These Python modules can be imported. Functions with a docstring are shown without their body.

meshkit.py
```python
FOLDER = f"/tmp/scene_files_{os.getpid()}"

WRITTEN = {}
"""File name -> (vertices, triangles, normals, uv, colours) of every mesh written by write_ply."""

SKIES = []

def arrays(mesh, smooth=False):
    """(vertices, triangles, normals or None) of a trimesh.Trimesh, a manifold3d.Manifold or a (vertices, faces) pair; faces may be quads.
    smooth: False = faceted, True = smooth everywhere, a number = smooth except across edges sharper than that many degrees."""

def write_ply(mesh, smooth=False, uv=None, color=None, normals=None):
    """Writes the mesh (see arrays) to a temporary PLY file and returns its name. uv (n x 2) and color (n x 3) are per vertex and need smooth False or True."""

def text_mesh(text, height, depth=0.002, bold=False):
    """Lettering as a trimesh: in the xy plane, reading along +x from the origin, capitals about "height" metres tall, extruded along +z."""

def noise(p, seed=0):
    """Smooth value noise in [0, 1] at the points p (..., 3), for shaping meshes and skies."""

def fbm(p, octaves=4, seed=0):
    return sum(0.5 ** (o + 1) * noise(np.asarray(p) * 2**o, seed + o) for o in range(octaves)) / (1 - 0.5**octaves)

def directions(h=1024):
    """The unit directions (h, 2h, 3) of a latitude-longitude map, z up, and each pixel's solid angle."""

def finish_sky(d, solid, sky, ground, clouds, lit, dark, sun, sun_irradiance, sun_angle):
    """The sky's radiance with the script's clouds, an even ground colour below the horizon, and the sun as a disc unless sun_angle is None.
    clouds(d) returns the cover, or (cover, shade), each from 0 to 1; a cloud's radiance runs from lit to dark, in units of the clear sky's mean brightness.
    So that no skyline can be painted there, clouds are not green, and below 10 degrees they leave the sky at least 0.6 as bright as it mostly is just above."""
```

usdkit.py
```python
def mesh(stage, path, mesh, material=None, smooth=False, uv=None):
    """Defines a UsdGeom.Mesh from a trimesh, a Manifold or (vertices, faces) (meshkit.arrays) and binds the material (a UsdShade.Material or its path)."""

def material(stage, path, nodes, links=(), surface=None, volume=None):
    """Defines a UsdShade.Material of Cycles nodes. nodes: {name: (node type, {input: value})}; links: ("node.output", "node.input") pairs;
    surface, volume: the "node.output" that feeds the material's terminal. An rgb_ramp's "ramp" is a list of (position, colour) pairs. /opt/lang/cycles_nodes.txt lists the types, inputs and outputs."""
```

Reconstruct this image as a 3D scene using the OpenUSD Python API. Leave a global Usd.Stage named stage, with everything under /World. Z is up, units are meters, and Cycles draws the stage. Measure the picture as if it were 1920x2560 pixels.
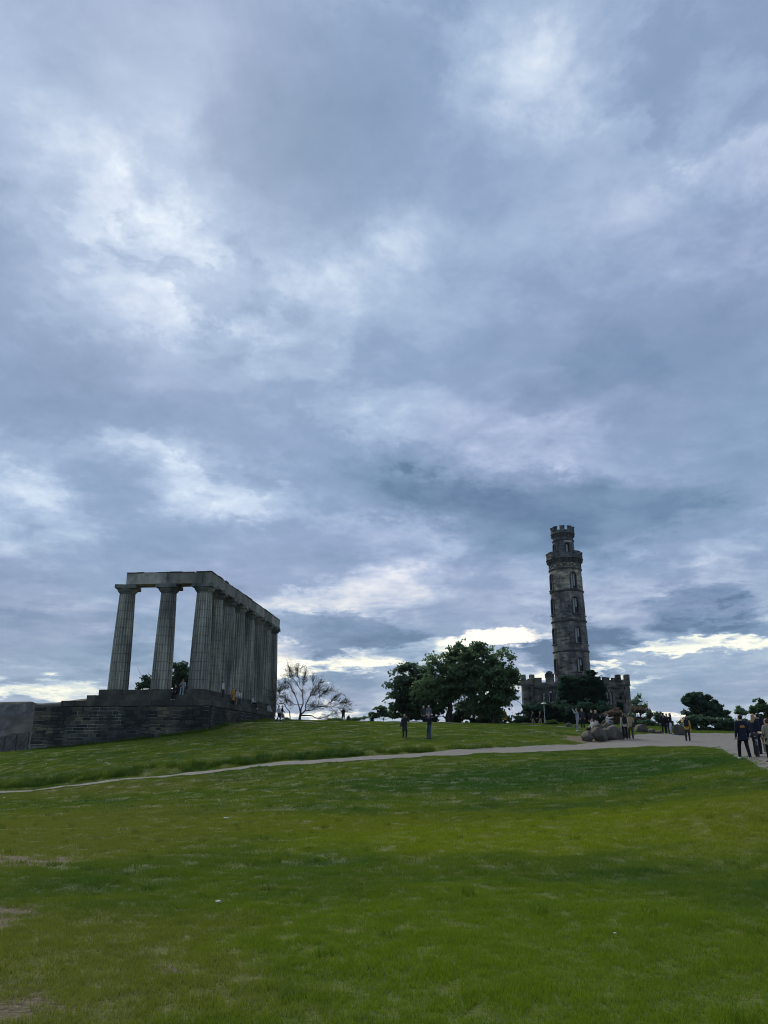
import math, random
import numpy as np, trimesh, usdkit, meshkit
import manifold3d as m3
from scipy.interpolate import RBFInterpolator
from scipy.spatial import Delaunay
from shapely.geometry import Polygon, Point, LineString
from shapely import contains_xy
from pxr import Usd, UsdGeom, UsdLux, UsdShade, Gf, Sdf, Vt

stage = Usd.Stage.CreateInMemory()
UsdGeom.Xform.Define(stage, '/World'); UsdGeom.Scope.Define(stage, '/World/Looks')
V3 = lambda *a: np.array(a, float)

# ---------------------------------------------------------------- camera, sky, sun, exposure
EYE, PITCH, FOC = V3(0, 0, 1.6), math.radians(17.27), 1894.0     # FOC in pixels of a 1920 x 2560 picture
cam = UsdGeom.Camera.Define(stage, '/World/camera')
cam.AddTranslateOp().Set(Gf.Vec3d(*EYE)); cam.AddRotateXOp().Set(90 + math.degrees(PITCH))
cam.CreateHorizontalApertureAttr(20.955); cam.CreateVerticalApertureAttr(20.955 * 4 / 3)
cam.CreateFocalLengthAttr(20.955 * FOC / 1920); cam.CreateClippingRangeAttr(Gf.Vec2f(0.05, 60000))
EXPOSURE = 1.45
cam.CreateExposureAttr(EXPOSURE)
SUN_EL, SUN_AZ = math.radians(42), math.radians(-20)            # direction towards the sun, azimuth from +y towards +x
SUN_I, SUN_ANGLE, SKY_S = 0.40, 45.0, 0.10
sun = UsdLux.DistantLight.Define(stage, '/World/sun')
sun.CreateIntensityAttr(SUN_I); sun.CreateAngleAttr(SUN_ANGLE); sun.CreateNormalizeAttr(True); sun.CreateColorAttr(Gf.Vec3f(1, .96, .88))
sun.AddRotateXYZOp().Set(Gf.Vec3f(-(90 - math.degrees(SUN_EL)) * -1, 0, -math.degrees(SUN_AZ) + 180))

class G:
    """a Cycles node graph written as calls; every call returns an output name"""
    def __init__(s): s.n, s.l, s.k = {}, [], 0
    def __call__(s, kind, out, **inp):
        s.k += 1; name = f'n{s.k}'; const = {}
        for k, v in inp.items():
            if isinstance(v, str) and '.' in v: s.l.append((v, f'{name}.{k}'))
            else: const[k] = v
        s.n[name] = (kind, const); return f'{name}.{out}'
    def math(s, op, a, b=0.0, c=0.0, clamp=False): return s('math', 'value', math_type=op, value1=a, value2=b, value3=c, use_clamp=clamp)
    def vm(s, op, a, b=(0, 0, 0), out='vector', **k): return s('vector_math', out, math_type=op, vector1=a, vector2=b, **k)
    def rng(s, v, a, b, c=0.0, d=1.0, kind='smoothstep'): return s('map_range', 'result', range_type=kind, value=v, from_min=a, from_max=b, to_min=c, to_max=d, clamp=True)
    def noise(s, vec, scale, detail=4, rough=.5, dist=0., out='fac', **k): return s('noise_texture', out, vector=vec, scale=scale, detail=detail, roughness=rough, distortion=dist, **k)
    def mix(s, f, a, b, t='mix'): return s('mix', 'color', mix_type=t, fac=f, color1=a, color2=b)
    def ramp(s, f, stops): return s('rgb_ramp', 'color', fac=f, ramp=stops)
    def ell(s, vec, cx, cy, rx, ry, rot=0.0, cz=0.0, rz=1e4):
        m = s('mapping', 'vector', mapping_type='texture', vector=vec, location=(cx, cy, cz), rotation=(0, 0, rot), scale=(rx, ry, rz))
        return s('gradient_texture', 'fac', gradient_type='spherical', vector=m)
    def done(s, name, surface=None, volume=None): return usdkit.material(stage, '/World/Looks/' + name, s.n, s.l, surface=surface, volume=volume)

def ray(u, v):
    F = V3(0, math.cos(PITCH), math.sin(PITCH)); U = V3(0, -math.sin(PITCH), math.cos(PITCH))
    return F + V3(1, 0, 0) * (u - 960) / FOC + U * (1280 - v) / FOC
def at(u, v, Y):
    """the point of the place that lies at depth Y (metres along +y) behind the photograph's pixel"""
    d = ray(u, v); return EYE + d * (Y / d[1])
def azel(u, v):
    d = ray(u, v); return math.atan2(d[0], d[1]), math.atan2(d[2], math.hypot(d[0], d[1]))

#SKY
def sky():
    g = G()
    pos = g('texture_coordinate', 'generated')
    d = g.vm('normalize', pos)
    sp = 'xyz'
    x = g('separate_xyz', 'x', vector=d); nm = x.split('.')[0]; y, z = nm + '.y', nm + '.z'
    az = g.math('arctan2', x, y); el = g.math('arcsine', z)
    ang = g('combine_xyz', 'vector', x=az, y=el, z=0.0)
    # a layer of cloud seen in perspective: flat noise on a ceiling above the hill
    zz = g.math('add', g.math('maximum', z, 0.0), 0.16)
    pl = g('combine_xyz', 'vector', x=g.math('divide', x, zz), y=g.math('divide', y, zz), z=3.7)
    w1 = g.vm('subtract', g.noise(pl, 2.2, 9, .66, 0.2, out='color'), (.5, .5, .5))
    w2 = g.vm('subtract', g.noise(ang, 9.0, 8, .66, 0.1, out='color'), (.5, .5, .5))
    wp = g.vm('add', g.vm('multiply', w1, (.34, .20, 0)), g.vm('multiply', w2, (.16, .09, 0)))
    lowk = g.rng(el, .03, .45, .50, 1.0); q = g.vm('add', ang, g.vm('scale', wp, scale=lowk))
    nb = g.noise(pl, 1.5, 8, .56, .3)          # billows
    ns = g.noise(pl, 5.5, 7, .58, .3)          # small wisps
    nt = g.noise(g.vm('add', pl, (3, 9, 2)), 14.0, 8, .68, .2)   # ragged fringes
    big = g.math('add', BASE, 0.0)
    for (u, v, ru, rv, rot, wgt) in BLOBS:
        a, e = azel(u, v); a2, _ = azel(u + ru, v); _, e2 = azel(u, v - rv)
        f = g.ell(q, a, e, abs(a2 - a), abs(e2 - e), -math.radians(rot))
        big = g.math('multiply_add', g.rng(f, .0 if ru > 350 and rv > 150 else .06, .85 if ru > 350 and rv > 150 else .55), wgt * (1.0 if ru > 350 and rv > 150 else .85), big)
    nc = g.noise(g.vm('add', pl, g.vm('multiply', w1, (.3, .3, 0))), 2.0, 7, .56, .1); cm = g.rng(nc, .46, .60)    # banks with lit rims
    rim = g.math('multiply', g.math('multiply', cm, g.math('subtract', 1.0, cm)), g.rng(g.noise(pl, .9, 3, .5), .42, .62, 0, .95))
    k = g.rng(big, .40, .85, .75, 1.75, 'linear')                 # thin bright cloud shows more of its texture
    tex = g.math('multiply', g.math('subtract', nb, .5), .62)
    tex = g.math('multiply_add', g.math('subtract', ns, .5), .42, tex)
    tex = g.math('multiply_add', g.math('subtract', nt, .5), .16, tex)
    tex = g.math('multiply_add', g.math('subtract', cm, .4), -.09, tex); tex = g.math('multiply_add', rim, .42, tex)
    val = g.math('multiply_add', g.math('multiply', tex, 1.25), k, big)
    col = g.ramp(val, RAMP)
    # low bright gaps are warm
    low = g.rng(el, math.radians(16), math.radians(5))
    warm = g.ramp(val, RAMP_LOW)
    col = g.mix(low, col, warm)
    # violet and green-blue drift of the cloud's tint
    tn = g.rng(g.noise(g.vm('add', pl, (7, 3, 1)), 1.1, 4, .5), .38, .62)
    col = g.mix(1.0, col, g.ramp(tn, [(0, (1.0, 1.01, .99)), (1, (1.06, .99, .99))]), 'multiply')
    st = g('sky_texture', 'color', sky_type='single_scattering', sun_disc=False, sun_elevation=SUN_EL, sun_rotation=SUN_AZ)
    out = g.mix(0.97, st, g.vm('multiply', col, (CLOUD_K, CLOUD_K, CLOUD_K)))
    bg = g('background_shader', 'background', color=out, strength=SKY_S)
    m = g.done('sky_look', surface=bg)
    dome = UsdLux.DomeLight.Define(stage, '/World/sky')
    UsdShade.MaterialBindingAPI.Apply(dome.GetPrim()).Bind(m)
    dome.GetPrim().SetCustomDataByKey('kind', 'structure')
def lin(r, g, b): return tuple(((c / 255 + .055) / 1.055) ** 2.4 if c > 10 else c / 3294 for c in (r, g, b))
BASE, CLOUD_K = 0.455, 3.85
RAMP = [(0, lin(84, 112, 146)), (.2, lin(112, 138, 170)), (.45, lin(134, 156, 189)), (.65, lin(162, 182, 211)), (.85, lin(200, 214, 233)), (1, lin(232, 238, 244))]
RAMP_LOW = [(0, lin(84, 110, 142)), (.2, lin(108, 134, 166)), (.45, lin(142, 162, 190)), (.62, lin(176, 192, 210)), (.78, lin(222, 226, 220)), (.92, lin(252, 250, 232)), (1, lin(255, 254, 242))]
# u, v, half-width, half-height (pixels of the photograph), tilt, weight: where the cloud is thin (+) or thick (-)
BLOBS = [
 (300, 560, 430, 360, 20, .15), (370, 590, 150, 110, 0, .09), (250, 510, 220, 170, 30, .06), (880, 730, 420, 210, -25, .12), (180, 400, 360, 220, 0, .03),
 (850, 330, 420, 420, -25, -.22), (120, 120, 500, 260, 0, .02), (1400, 200, 520, 260, 10, .16), (1870, 330, 300, 300, 0, .16), (1180, 640, 260, 330, 0, .02),
 (1500, 800, 520, 260, 0, -.02), (120, 950, 420, 160, 0, -.16), (620, 1090, 460, 140, 5, -.10), (1050, 1050, 200, 110, -10, .10), (1270, 1140, 260, 130, -25, .15),
 (1700, 950, 360, 200, 0, -.12), (1380, 1290, 720, 150, 6, -.36), (1080, 1200, 360, 90, 0, -.12), (60, 1260, 320, 200, 20, .15), (500, 1200, 300, 120, 12, .10), (250, 1330, 300, 120, 0, -.12),
 (950, 1340, 190, 80, 0, .12), (1800, 1350, 330, 110, -10, .22), (700, 1370, 400, 120, 0, -.14), (900, 1480, 360, 90, -8, .22), (1560, 1460, 420, 70, 0, .14),
 (760, 880, 280, 80, 15, .10), (400, 770, 380, 120, -12, .09), (720, 810, 150, 100, 20, -.09), (1560, 600, 180, 210, 0, .07), (1850, 760, 170, 90, 0, .07), (890, 1040, 120, 80, 20, .08), (60, 1190, 200, 70, 25, .09), (140, 1310, 220, 70, 20, .09), (400, 1160, 160, 60, 25, .09), (570, 1240, 150, 60, 28, .10), (290, 1050, 330, 90, 0, -.10), (980, 1230, 380, 90, 8, -.14), (1350, 190, 150, 120, 0, .05), (1100, 480, 220, 160, 20, -.05), (620, 330, 200, 200, 30, -.06), (130, 1590, 420, 90, 0, -.22), (880, 1595, 280, 70, 5, -.34), (100, 1728, 440, 48, 0, .52), (1000, 1643, 540, 38, -6, .56), (720, 1640, 110, 60, 0, .35), (1290, 1604, 250, 36, -8, .46), (1740, 1620, 380, 36, -3, .50),
 (1430, 1620, 200, 85, 0, -.62), (1750, 1520, 190, 80, 0, -.36), (1880, 1555, 170, 60, -6, -.36), (1690, 1560, 120, 50, 10, -.2), (1480, 1690, 260, 30, 5, .45), (1300, 1700, 120, 40, 0, .25), (830, 1720, 180, 60, 0, -.20), (1750, 1740, 420, 60, 0, -.08), (1660, 1800, 140, 24, 0, .4), (760, 1780, 140, 24, 0, .4),
]
sky()
# ---------------------------------------------------------------- helpers
taken = {}
def numbered(path):
    n = taken.get(path, -1) + 1; taken[path] = n
    return path if n == 0 else f'{path}_{n:03d}'
def tagp(p, label=None, cat=None, group=None, kind=None):
    p = p.GetPrim() if hasattr(p, 'GetPrim') else p
    for k, v in (('label', label), ('category', cat), ('group', group), ('kind', kind)):
        if v: p.SetCustomDataByKey(k, v)
    return p
def ppath(parent): return '/World' if parent is None else str(parent.GetPath())
def obj(name, mesh, mat, parent=None, smooth=False, **t):
    m = usdkit.mesh(stage, numbered(f'{ppath(parent)}/{name}'), mesh, '/World/Looks/' + mat, smooth=smooth)
    return tagp(m, **t)
def thing(name, label, cat, loc=(0, 0, 0), rz=0.0, group=None, parent=None):
    x = UsdGeom.Xform.Define(stage, numbered(f'{ppath(parent)}/{name}'))
    if any(loc) or rz: x.AddTranslateOp().Set(Gf.Vec3d(*map(float, loc))); x.AddRotateZOp().Set(math.degrees(rz))
    return tagp(x, label, cat, group)
cat_ = trimesh.util.concatenate
def box(cx, cy, cz, sx, sy, sz):
    b = trimesh.creation.box([sx, sy, sz]); b.apply_translation([cx, cy, cz]); return b
def box2(x0, x1, y0, y1, z0, z1): return box((x0 + x1) / 2, (y0 + y1) / 2, (z0 + z1) / 2, x1 - x0, y1 - y0, z1 - z0)
def cbox(x0, x1, y0, y1, z0, z1, c=.02, jit=0.0, rng=None):
    """a block with chamfered edges, its corners a little uneven"""
    v = []
    for sx, sy, sz in [(a, b, d) for a in (0, 1) for b in (0, 1) for d in (0, 1)]:
        p = V3(x1 if sx else x0, y1 if sy else y0, z1 if sz else z0); e = V3(1 - 2 * sx, 1 - 2 * sy, 1 - 2 * sz) * c
        j = rng.normal(0, jit, 3) if rng is not None and jit else 0
        for k in range(3):
            o = e.copy(); o[k] = 0; v.append(p + o + j)
    return trimesh.convex.convex_hull(np.array(v))
def tube(pts, rad, n=6, cap=True):
    pts = np.asarray(pts, float); rad = np.broadcast_to(rad, len(pts)); V, F = [], []
    t = np.gradient(pts, axis=0); t /= np.linalg.norm(t, axis=1, keepdims=True) + 1e-9
    up = V3(0, 0, 1) if abs(t[0][2]) < .9 else V3(1, 0, 0)
    for i in range(len(pts)):
        a = np.cross(t[i], up); a /= np.linalg.norm(a) + 1e-9; b = np.cross(a, t[i]); up = -np.cross(t[i], a) if False else up
        th = np.arange(n) * 2 * math.pi / n
        V.append(pts[i] + rad[i] * (np.cos(th)[:, None] * a + np.sin(th)[:, None] * b))
    V = np.vstack(V)
    for i in range(len(pts) - 1):
        for k in range(n):
            a, b, c, d = i * n + k, i * n + (k + 1) % n, (i + 1) * n + (k + 1) % n, (i + 1) * n + k
            F += [(a, b, c), (a, c, d)]
    if cap:
        for base, rev in ((0, 1), ((len(pts) - 1) * n, 0)):
            for k in range(1, n - 1): F.append((base, base + k + 1, base + k) if rev else (base, base + k, base + k + 1))
    return trimesh.Trimesh(V, F, process=False)
def lathe(prof, n=48, arc=None):
    """revolves (radius, z) pairs about z"""
    prof = np.asarray(prof, float); th = np.arange(n) * 2 * math.pi / n; V, F = [], []
    for r, z in prof: V.append(np.stack([r * np.cos(th), r * np.sin(th), np.full(n, z)], 1))
    V = np.vstack(V)
    for i in range(len(prof) - 1):
        for k in range(n):
            a, b, c, d = i * n + k, i * n + (k + 1) % n, (i + 1) * n + (k + 1) % n, (i + 1) * n + k
            F += [(a, b, c), (a, c, d)]
    for base, rev in ((0, 1), ((len(prof) - 1) * n, 0)):
        if prof[0 if rev else -1][0] > 1e-6:
            for k in range(1, n - 1): F.append((base, base + k + 1, base + k) if rev else (base, base + k, base + k + 1))
    return trimesh.Trimesh(V, F, process=False)
def sector(r0, r1, z0, z1, a0, a1, n=6):
    """a curved block between two radii and two angles"""
    th = np.linspace(a0, a1, n + 1); V = []
    for t in th:
        c, s = math.cos(t), math.sin(t); V += [(r0 * c, r0 * s, z0), (r1 * c, r1 * s, z0), (r1 * c, r1 * s, z1), (r0 * c, r0 * s, z1)]
    F = []
    for i in range(n):
        for k in range(4):
            a, b, c, d = i * 4 + k, i * 4 + (k + 1) % 4, (i + 1) * 4 + (k + 1) % 4, (i + 1) * 4 + k
            F += [(a, c, b), (a, d, c)]
    F += [(0, 1, 2), (0, 2, 3)]; e = n * 4; F += [(e, e + 2, e + 1), (e, e + 3, e + 2)]
    return trimesh.Trimesh(V, F, process=False)

# ---------------------------------------------------------------- the monument's place (fitted to the columns)
MO, MTH = V3(-17.81, 74.25, 6.88), 0.0926
MA, MB_ = V3(math.sin(MTH), math.cos(MTH), 0), V3(-math.cos(MTH), math.sin(MTH), 0)   # along the long row, along the short return
def mon(s, t, z=0.0): return MO + MA * s + MB_ * t + V3(0, 0, z)

# ---------------------------------------------------------------- ground
NEAR = [(-420, 2012, 42), (0, 1985, 42.5), (173, 1966, 43), (347, 1949, 43.6), (477, 1936, 44), (640, 1918, 45), (851, 1903, 46), (1062, 1890, 47), (1280, 1881, 48), (1473, 1873, 48.5), (1666, 1866, 48), (1760, 1867, 46), (1801, 1871, 42), (1860, 1891, 34), (1920, 1918, 27), (2010, 1968, 20)]
FARE = [(2700, 1868, 48), (2300, 1836, 70), (1900, 1835, 70.5), (1750, 1834, 70), (1640, 1834, 68), (1560, 1848, 60), (1525, 1856, 57), (1434, 1863, 53.5), (1280, 1872, 51.2)]
ctrl = [(0, 0, 0), (-8, 0, 0.05), (8, 0, .05), (0, -20, .1), (-25, -20, 0), (25, -20, .2), (-30, 10, -.1), (30, 10, .3), (30, 22, .7), (-60, 20, -.8), (60, 20, .9)]
def c_(u, v, Y): ctrl.append(tuple(at(u, v, Y)))
def g_(x, y, z): ctrl.append((x, y, z))
g_(-3, 8, -.12); g_(0, 15, -.36); g_(-10, 15, -.3); g_(8, 15, -.18); g_(0, 25, -.42); g_(-12, 28, -.62); g_(9, 25, -.02); g_(3, 36, .16); g_(-10, 37, -.42); g_(14, 34, .62); g_(-28, 30, -1.1)
g_(16, 22, .45)
for q in NEAR: c_(*q)
for i, (u, v, Y) in enumerate(NEAR[:9]):                                # far edge of the path and the low bank above it
    p = at(u, v, Y); ctrl.append((p[0], p[1] + 2.3, p[2] + .03)); ctrl.append((p[0], p[1] + 3.4, p[2] + .48)); ctrl.append((p[0] - .3, p[1] + 6.5, p[2] + .85))
for q in FARE: c_(*q)
for q in [(1012, 1847, 57), (1074, 1849, 56.5), (1447, 1827, 63), (1573, 1845, 58), (1718, 1855, 57), (1855, 1888, 33.5), (640, 1809.5, 79), (760, 1808, 80), (893, 1806, 78), (1100, 1809, 77), (1250, 1813, 77), (1340, 1816, 77), (1440, 1822, 70), (1500, 1828, 64)]: c_(*q)
for q in [(123, 1880, 75.4), (254, 1860, 74.3), (330, 1851, 73.6), (436, 1838, 72.6), (524, 1828, 72.0)]: c_(*q)       # foot of the plinth
for s, z in ((2, -3.05), (8, -2.78), (15, -2.38), (22, -2.15), (30, -2.0)):
    p = mon(s, -2.6); ctrl.append((p[0], p[1], MO[2] + z))
c_(40, 1886, 76.5); c_(-200, 1905, 78); g_(-70, 85, -5.0); g_(-70, 60, -1.6); g_(-37, 80.5, -.9); g_(-40, 87, -3.6); g_(-52, 90, -5.0)
for x, y, z in ((-20, 108, 4.95), (-8, 108, 4.7), (0, 100, 4.35), (10, 100, 4.4), (22, 100, 4.3), (15, 90, 4.15), (28, 90, 4.0), (28, 118, 4.6), (38, 108, 4.2), (38, 90, 3.5), (45, 90, 3.1), (40, 79, 2.95), (50, 80, 2.85), (60, 75, 2.8), (60, 100, 2.9), (48, 100, 3.3), (-30, 125, 4.3), (0, 128, 4.2), (30, 135, 4.6), (60, 50, 2.6), (55, 130, 3.2), (-30, 95, 4.2), (-48, 110, -5.5)): g_(x, y, z)
ctrl = np.array(ctrl); _rbf = RBFInterpolator(ctrl[:, :2], ctrl[:, 2], kernel='linear', smoothing=.02, neighbors=60)
_gx, _gy = np.linspace(-90, 90, 361), np.linspace(-40, 160, 401)
from scipy.ndimage import gaussian_filter, map_coordinates
_G = _rbf(np.stack(np.meshgrid(_gx, _gy, indexing='ij'), -1).reshape(-1, 2)).reshape(361, 401)
_G = gaussian_filter(_G, 1.6)
PATHS = []
def base_h(x, y):
    x, y = np.asarray(x, float), np.asarray(y, float)
    z = map_coordinates(_G, [(np.clip(x, -89.9, 89.9) + 90) * 2, (np.clip(y, -39.9, 159.9) + 40) * 2], order=1)
    d = np.hypot(np.maximum(np.abs(x - 0) - 62, 0), np.maximum(np.abs(y - 60) - 78, 0))      # the hill falls away beyond its top
    f = np.clip(d / 330, 0, 1); f = f * f * (3 - 2 * f)
    z = z * (1 - f) + f * -92.0
    dd = np.hypot(x, y); amp = np.clip(dd / 12, .25, 1)
    z = z + amp * (.10 * (meshkit.fbm(np.stack([x / 3.1, y / 3.1, x * 0], -1), 3, 5) - .5) + .085 * (meshkit.noise(np.stack([x / .8, y / .8, x * 0], -1), 9) - .5))
    return z
def inside(poly, x, y): return contains_xy(poly, np.asarray(x, float), np.asarray(y, float))
path_poly = Polygon([tuple(at(*q)[:2]) for q in NEAR] + [tuple(at(*q)[:2]) for q in FARE] + [(at(*q)[0], at(*q)[1] + 2.1 - .9 * (1 - i / 8)) for i, q in list(enumerate(NEAR[:9]))[::-1]][1:]).buffer(0)
path_poly = path_poly.buffer(.6).buffer(-.6)
def height(x, y):
    z = base_h(x, y); x = np.asarray(x, float)
    return z
def hz(x, y): return float(height(np.array([x]), np.array([y]))[0])
def on(u, v, Y=None):
    """where the ray through the pixel meets the ground (near depth Y if it is given: then the ground below that point)"""
    if Y is not None: p = at(u, v, Y); return V3(p[0], p[1], hz(p[0], p[1]))
    ys = np.linspace(3, 120, 2400); P = np.array([at(u, v, y) for y in ys]); h = height(P[:, 0], P[:, 1]); k = np.nonzero(P[:, 2] < h)[0]
    return V3(P[k[0]][0], P[k[0]][1], h[k[0]]) if len(k) else None

def spaced(lo, hi, dense_lo, dense_hi, step):
    mid = np.arange(dense_lo, dense_hi + step / 2, step); out = []; s, x = step, dense_hi
    while x < hi: s *= 1.25; x += s; out.append(x)
    s, x = step, dense_lo; lo_ = []
    while x > lo: s *= 1.25; x -= s; lo_.append(x)
    return np.array(lo_[::-1] + list(mid) + out)
xs, ys = spaced(-5200, 5200, -46, 46, .36), spaced(-600, 5600, -2, 112, .36)
X, Y = np.meshgrid(xs, ys, indexing='ij'); Z = height(X.ravel(), Y.ravel()).reshape(X.shape)
_in = inside(path_poly.buffer(-.25), X.ravel(), Y.ravel()).reshape(X.shape); Z[_in] -= .12
nx, ny = X.shape; idx = np.arange(nx * ny).reshape(nx, ny)
quads = np.stack([idx[:-1, :-1], idx[1:, :-1], idx[1:, 1:], idx[:-1, 1:]], -1).reshape(-1, 4)

def grass_colour(g, blade=False):
    pos = g('geometry', 'position')
    flat = g.vm('multiply', pos, (1, 1, 0))
    n1 = g.rng(g.noise(flat, .16, 5, .6, .6), .34, .66)
    n2 = g.rng(g.noise(g.vm('add', flat, (31, 7, 0)), .55, 5, .62, .4), .34, .66)
    n3 = g.noise(flat, 6.0, 4, .7); n5 = g.noise(g.vm('multiply', flat, (1, 1.6, 1)), 1.7, 5, .65, .5)
    c = g.mix(n1, lin(46, 70, 30), lin(72, 86, 26))
    c = g.mix(g.math('multiply', n2, .6), c, lin(88, 93, 22))
    # the bright patches of the lower lawn, the dry ones at the sides; shade of the bank below the path painted in dark green
    for cx, cy, rx, ry, colr, k in ((5, 18.5, 11, 5, lin(96, 104, 16), .9), (-3, 23, 10, 4, lin(94, 98, 24), .7), (1.5, 8, 5, 5, lin(84, 98, 16), .75), (-9.5, 20, 8, 16, lin(92, 93, 42), .85), (-3.4, 6.5, 3.2, 5, lin(92, 93, 42), .85), (11.5, 17, 6, 8, lin(92, 94, 40), .6), (-16, 40, 13, 4.5, lin(88, 88, 46), .6), (8.5, 36, 13, 7.5, lin(40, 68, 24), .95), (-3, 13, 5, 2.6, lin(52, 76, 26), .25)):
        w = g.vm('add', flat, g.vm('multiply', g.vm('subtract', g.noise(flat, .5, 4, .6, out='color'), (.5, .5, .5)), (5, 5, 0)))
        c = g.mix(g.math('multiply', g.rng(g.ell(w, cx, cy, rx, ry), 0, .6), k), c, colr)
    c = g.mix(g.rng(n3, .3, .75, 0, .35), c, lin(40, 56, 18)); c = g.mix(g.rng(n5, .54, .72, 0, .38), c, lin(36, 54, 20)); c = g.mix(g.rng(n5, .46, .32, 0, .15), c, lin(96, 100, 40))
    c = g.vm('multiply', c, GRASS_K if blade else (.70, .70, .56))
    return c, flat, n3
GRASS_K = (2.65, 2.72, 1.8)
DIRT = [(-8.3, 14.6, 3.6, 1.75), (-4.75, 9.0, 1.15, 1.5), (-3.35, 5.9, 1.3, .75), (-1.75, 6.9, .25, .12)]
def ground_look():
    g = G(); c, flat, n3 = grass_colour(g)
    w = g.vm('add', flat, g.vm('multiply', g.vm('subtract', g.noise(flat, 1.6, 5, .65, out='color'), (.5, .5, .5)), (1.2, 1.2, 0)))
    dirt = g.ramp(g.noise(flat, 14, 5, .65), [(.3, lin(44, 39, 27)), (.5, lin(74, 66, 48)), (.7, lin(98, 90, 70))])
    for cx, cy, rx, ry in DIRT: c = g.mix(g.rng(g.ell(w, cx, cy, rx, ry), .0, .35), c, dirt)
    # trodden earth round the boulders and at the plinth's corner
    for cx, cy, rx, ry in ((16.2, 57.5, 4.2, 5.0), (-13.5, 80, 3.2, 11)): c = g.mix(g.rng(g.ell(w, cx, cy, rx, ry), .05, .4), c, g.mix(.5, dirt, lin(74, 68, 52)))
    far = g.rng(g.vm('length', flat, out='value'), 150, 420); c = g.mix(far, c, g.ramp(g.noise(flat, .012, 6, .65), [(.35, lin(36, 40, 38)), (.5, lin(48, 49, 46)), (.65, lin(42, 46, 36))]))
    b = g('bump', 'normal', height=g.noise(flat, 9, 5, .7), strength=.8, distance=.06)
    g.done('ground_look', g('principled_bsdf', 'BSDF', base_color=c, roughness=.95, specular_ior_level=.15, normal=b))
ground_look()
obj('ground', (np.stack([X.ravel(), Y.ravel(), Z.ravel()], 1), quads), 'ground_look', smooth=True, kind='structure')

def sheet(poly, step, lift, name, mat, kind='structure', skirt=.12):
    ring = np.array(poly.exterior.segmentize(step).coords)[:-1] if hasattr(poly.exterior, 'segmentize') else None
    if ring is None:
        n = int(poly.exterior.length / step); ring = np.array([poly.exterior.interpolate(i / n, normalized=True).coords[0] for i in range(n)])
    x0, y0, x1, y1 = poly.bounds; gx, gy = np.meshgrid(np.arange(x0, x1, step * 1.3), np.arange(y0, y1, step * 1.3))
    gx, gy = gx.ravel(), gy.ravel(); k = inside(poly.buffer(-step * .6), gx, gy); inner = np.stack([gx[k], gy[k]], 1)
    P = np.vstack([ring, inner]); tri = Delaunay(P).simplices; c = P[tri].mean(1); tri = tri[inside(poly, c[:, 0], c[:, 1])]
    a, b, d = P[tri[:, 0]], P[tri[:, 1]], P[tri[:, 2]]; neg = np.cross(b - a, d - a) < 0; tri[neg] = tri[neg][:, ::-1]
    z = height(P[:, 0], P[:, 1]) + lift; z[:len(ring)] -= .006
    V = np.column_stack([P, z]); n = len(ring); low = V[:n].copy(); low[:, 2] -= skirt; m = len(V); F = [*map(tuple, tri)]
    for i in range(n): j = (i + 1) % n; F += [(i, j, m + j), (i, m + j, m + i)]
    return obj(name, (np.vstack([V, low]), np.array(F)), mat, smooth=40, kind=kind)
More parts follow.
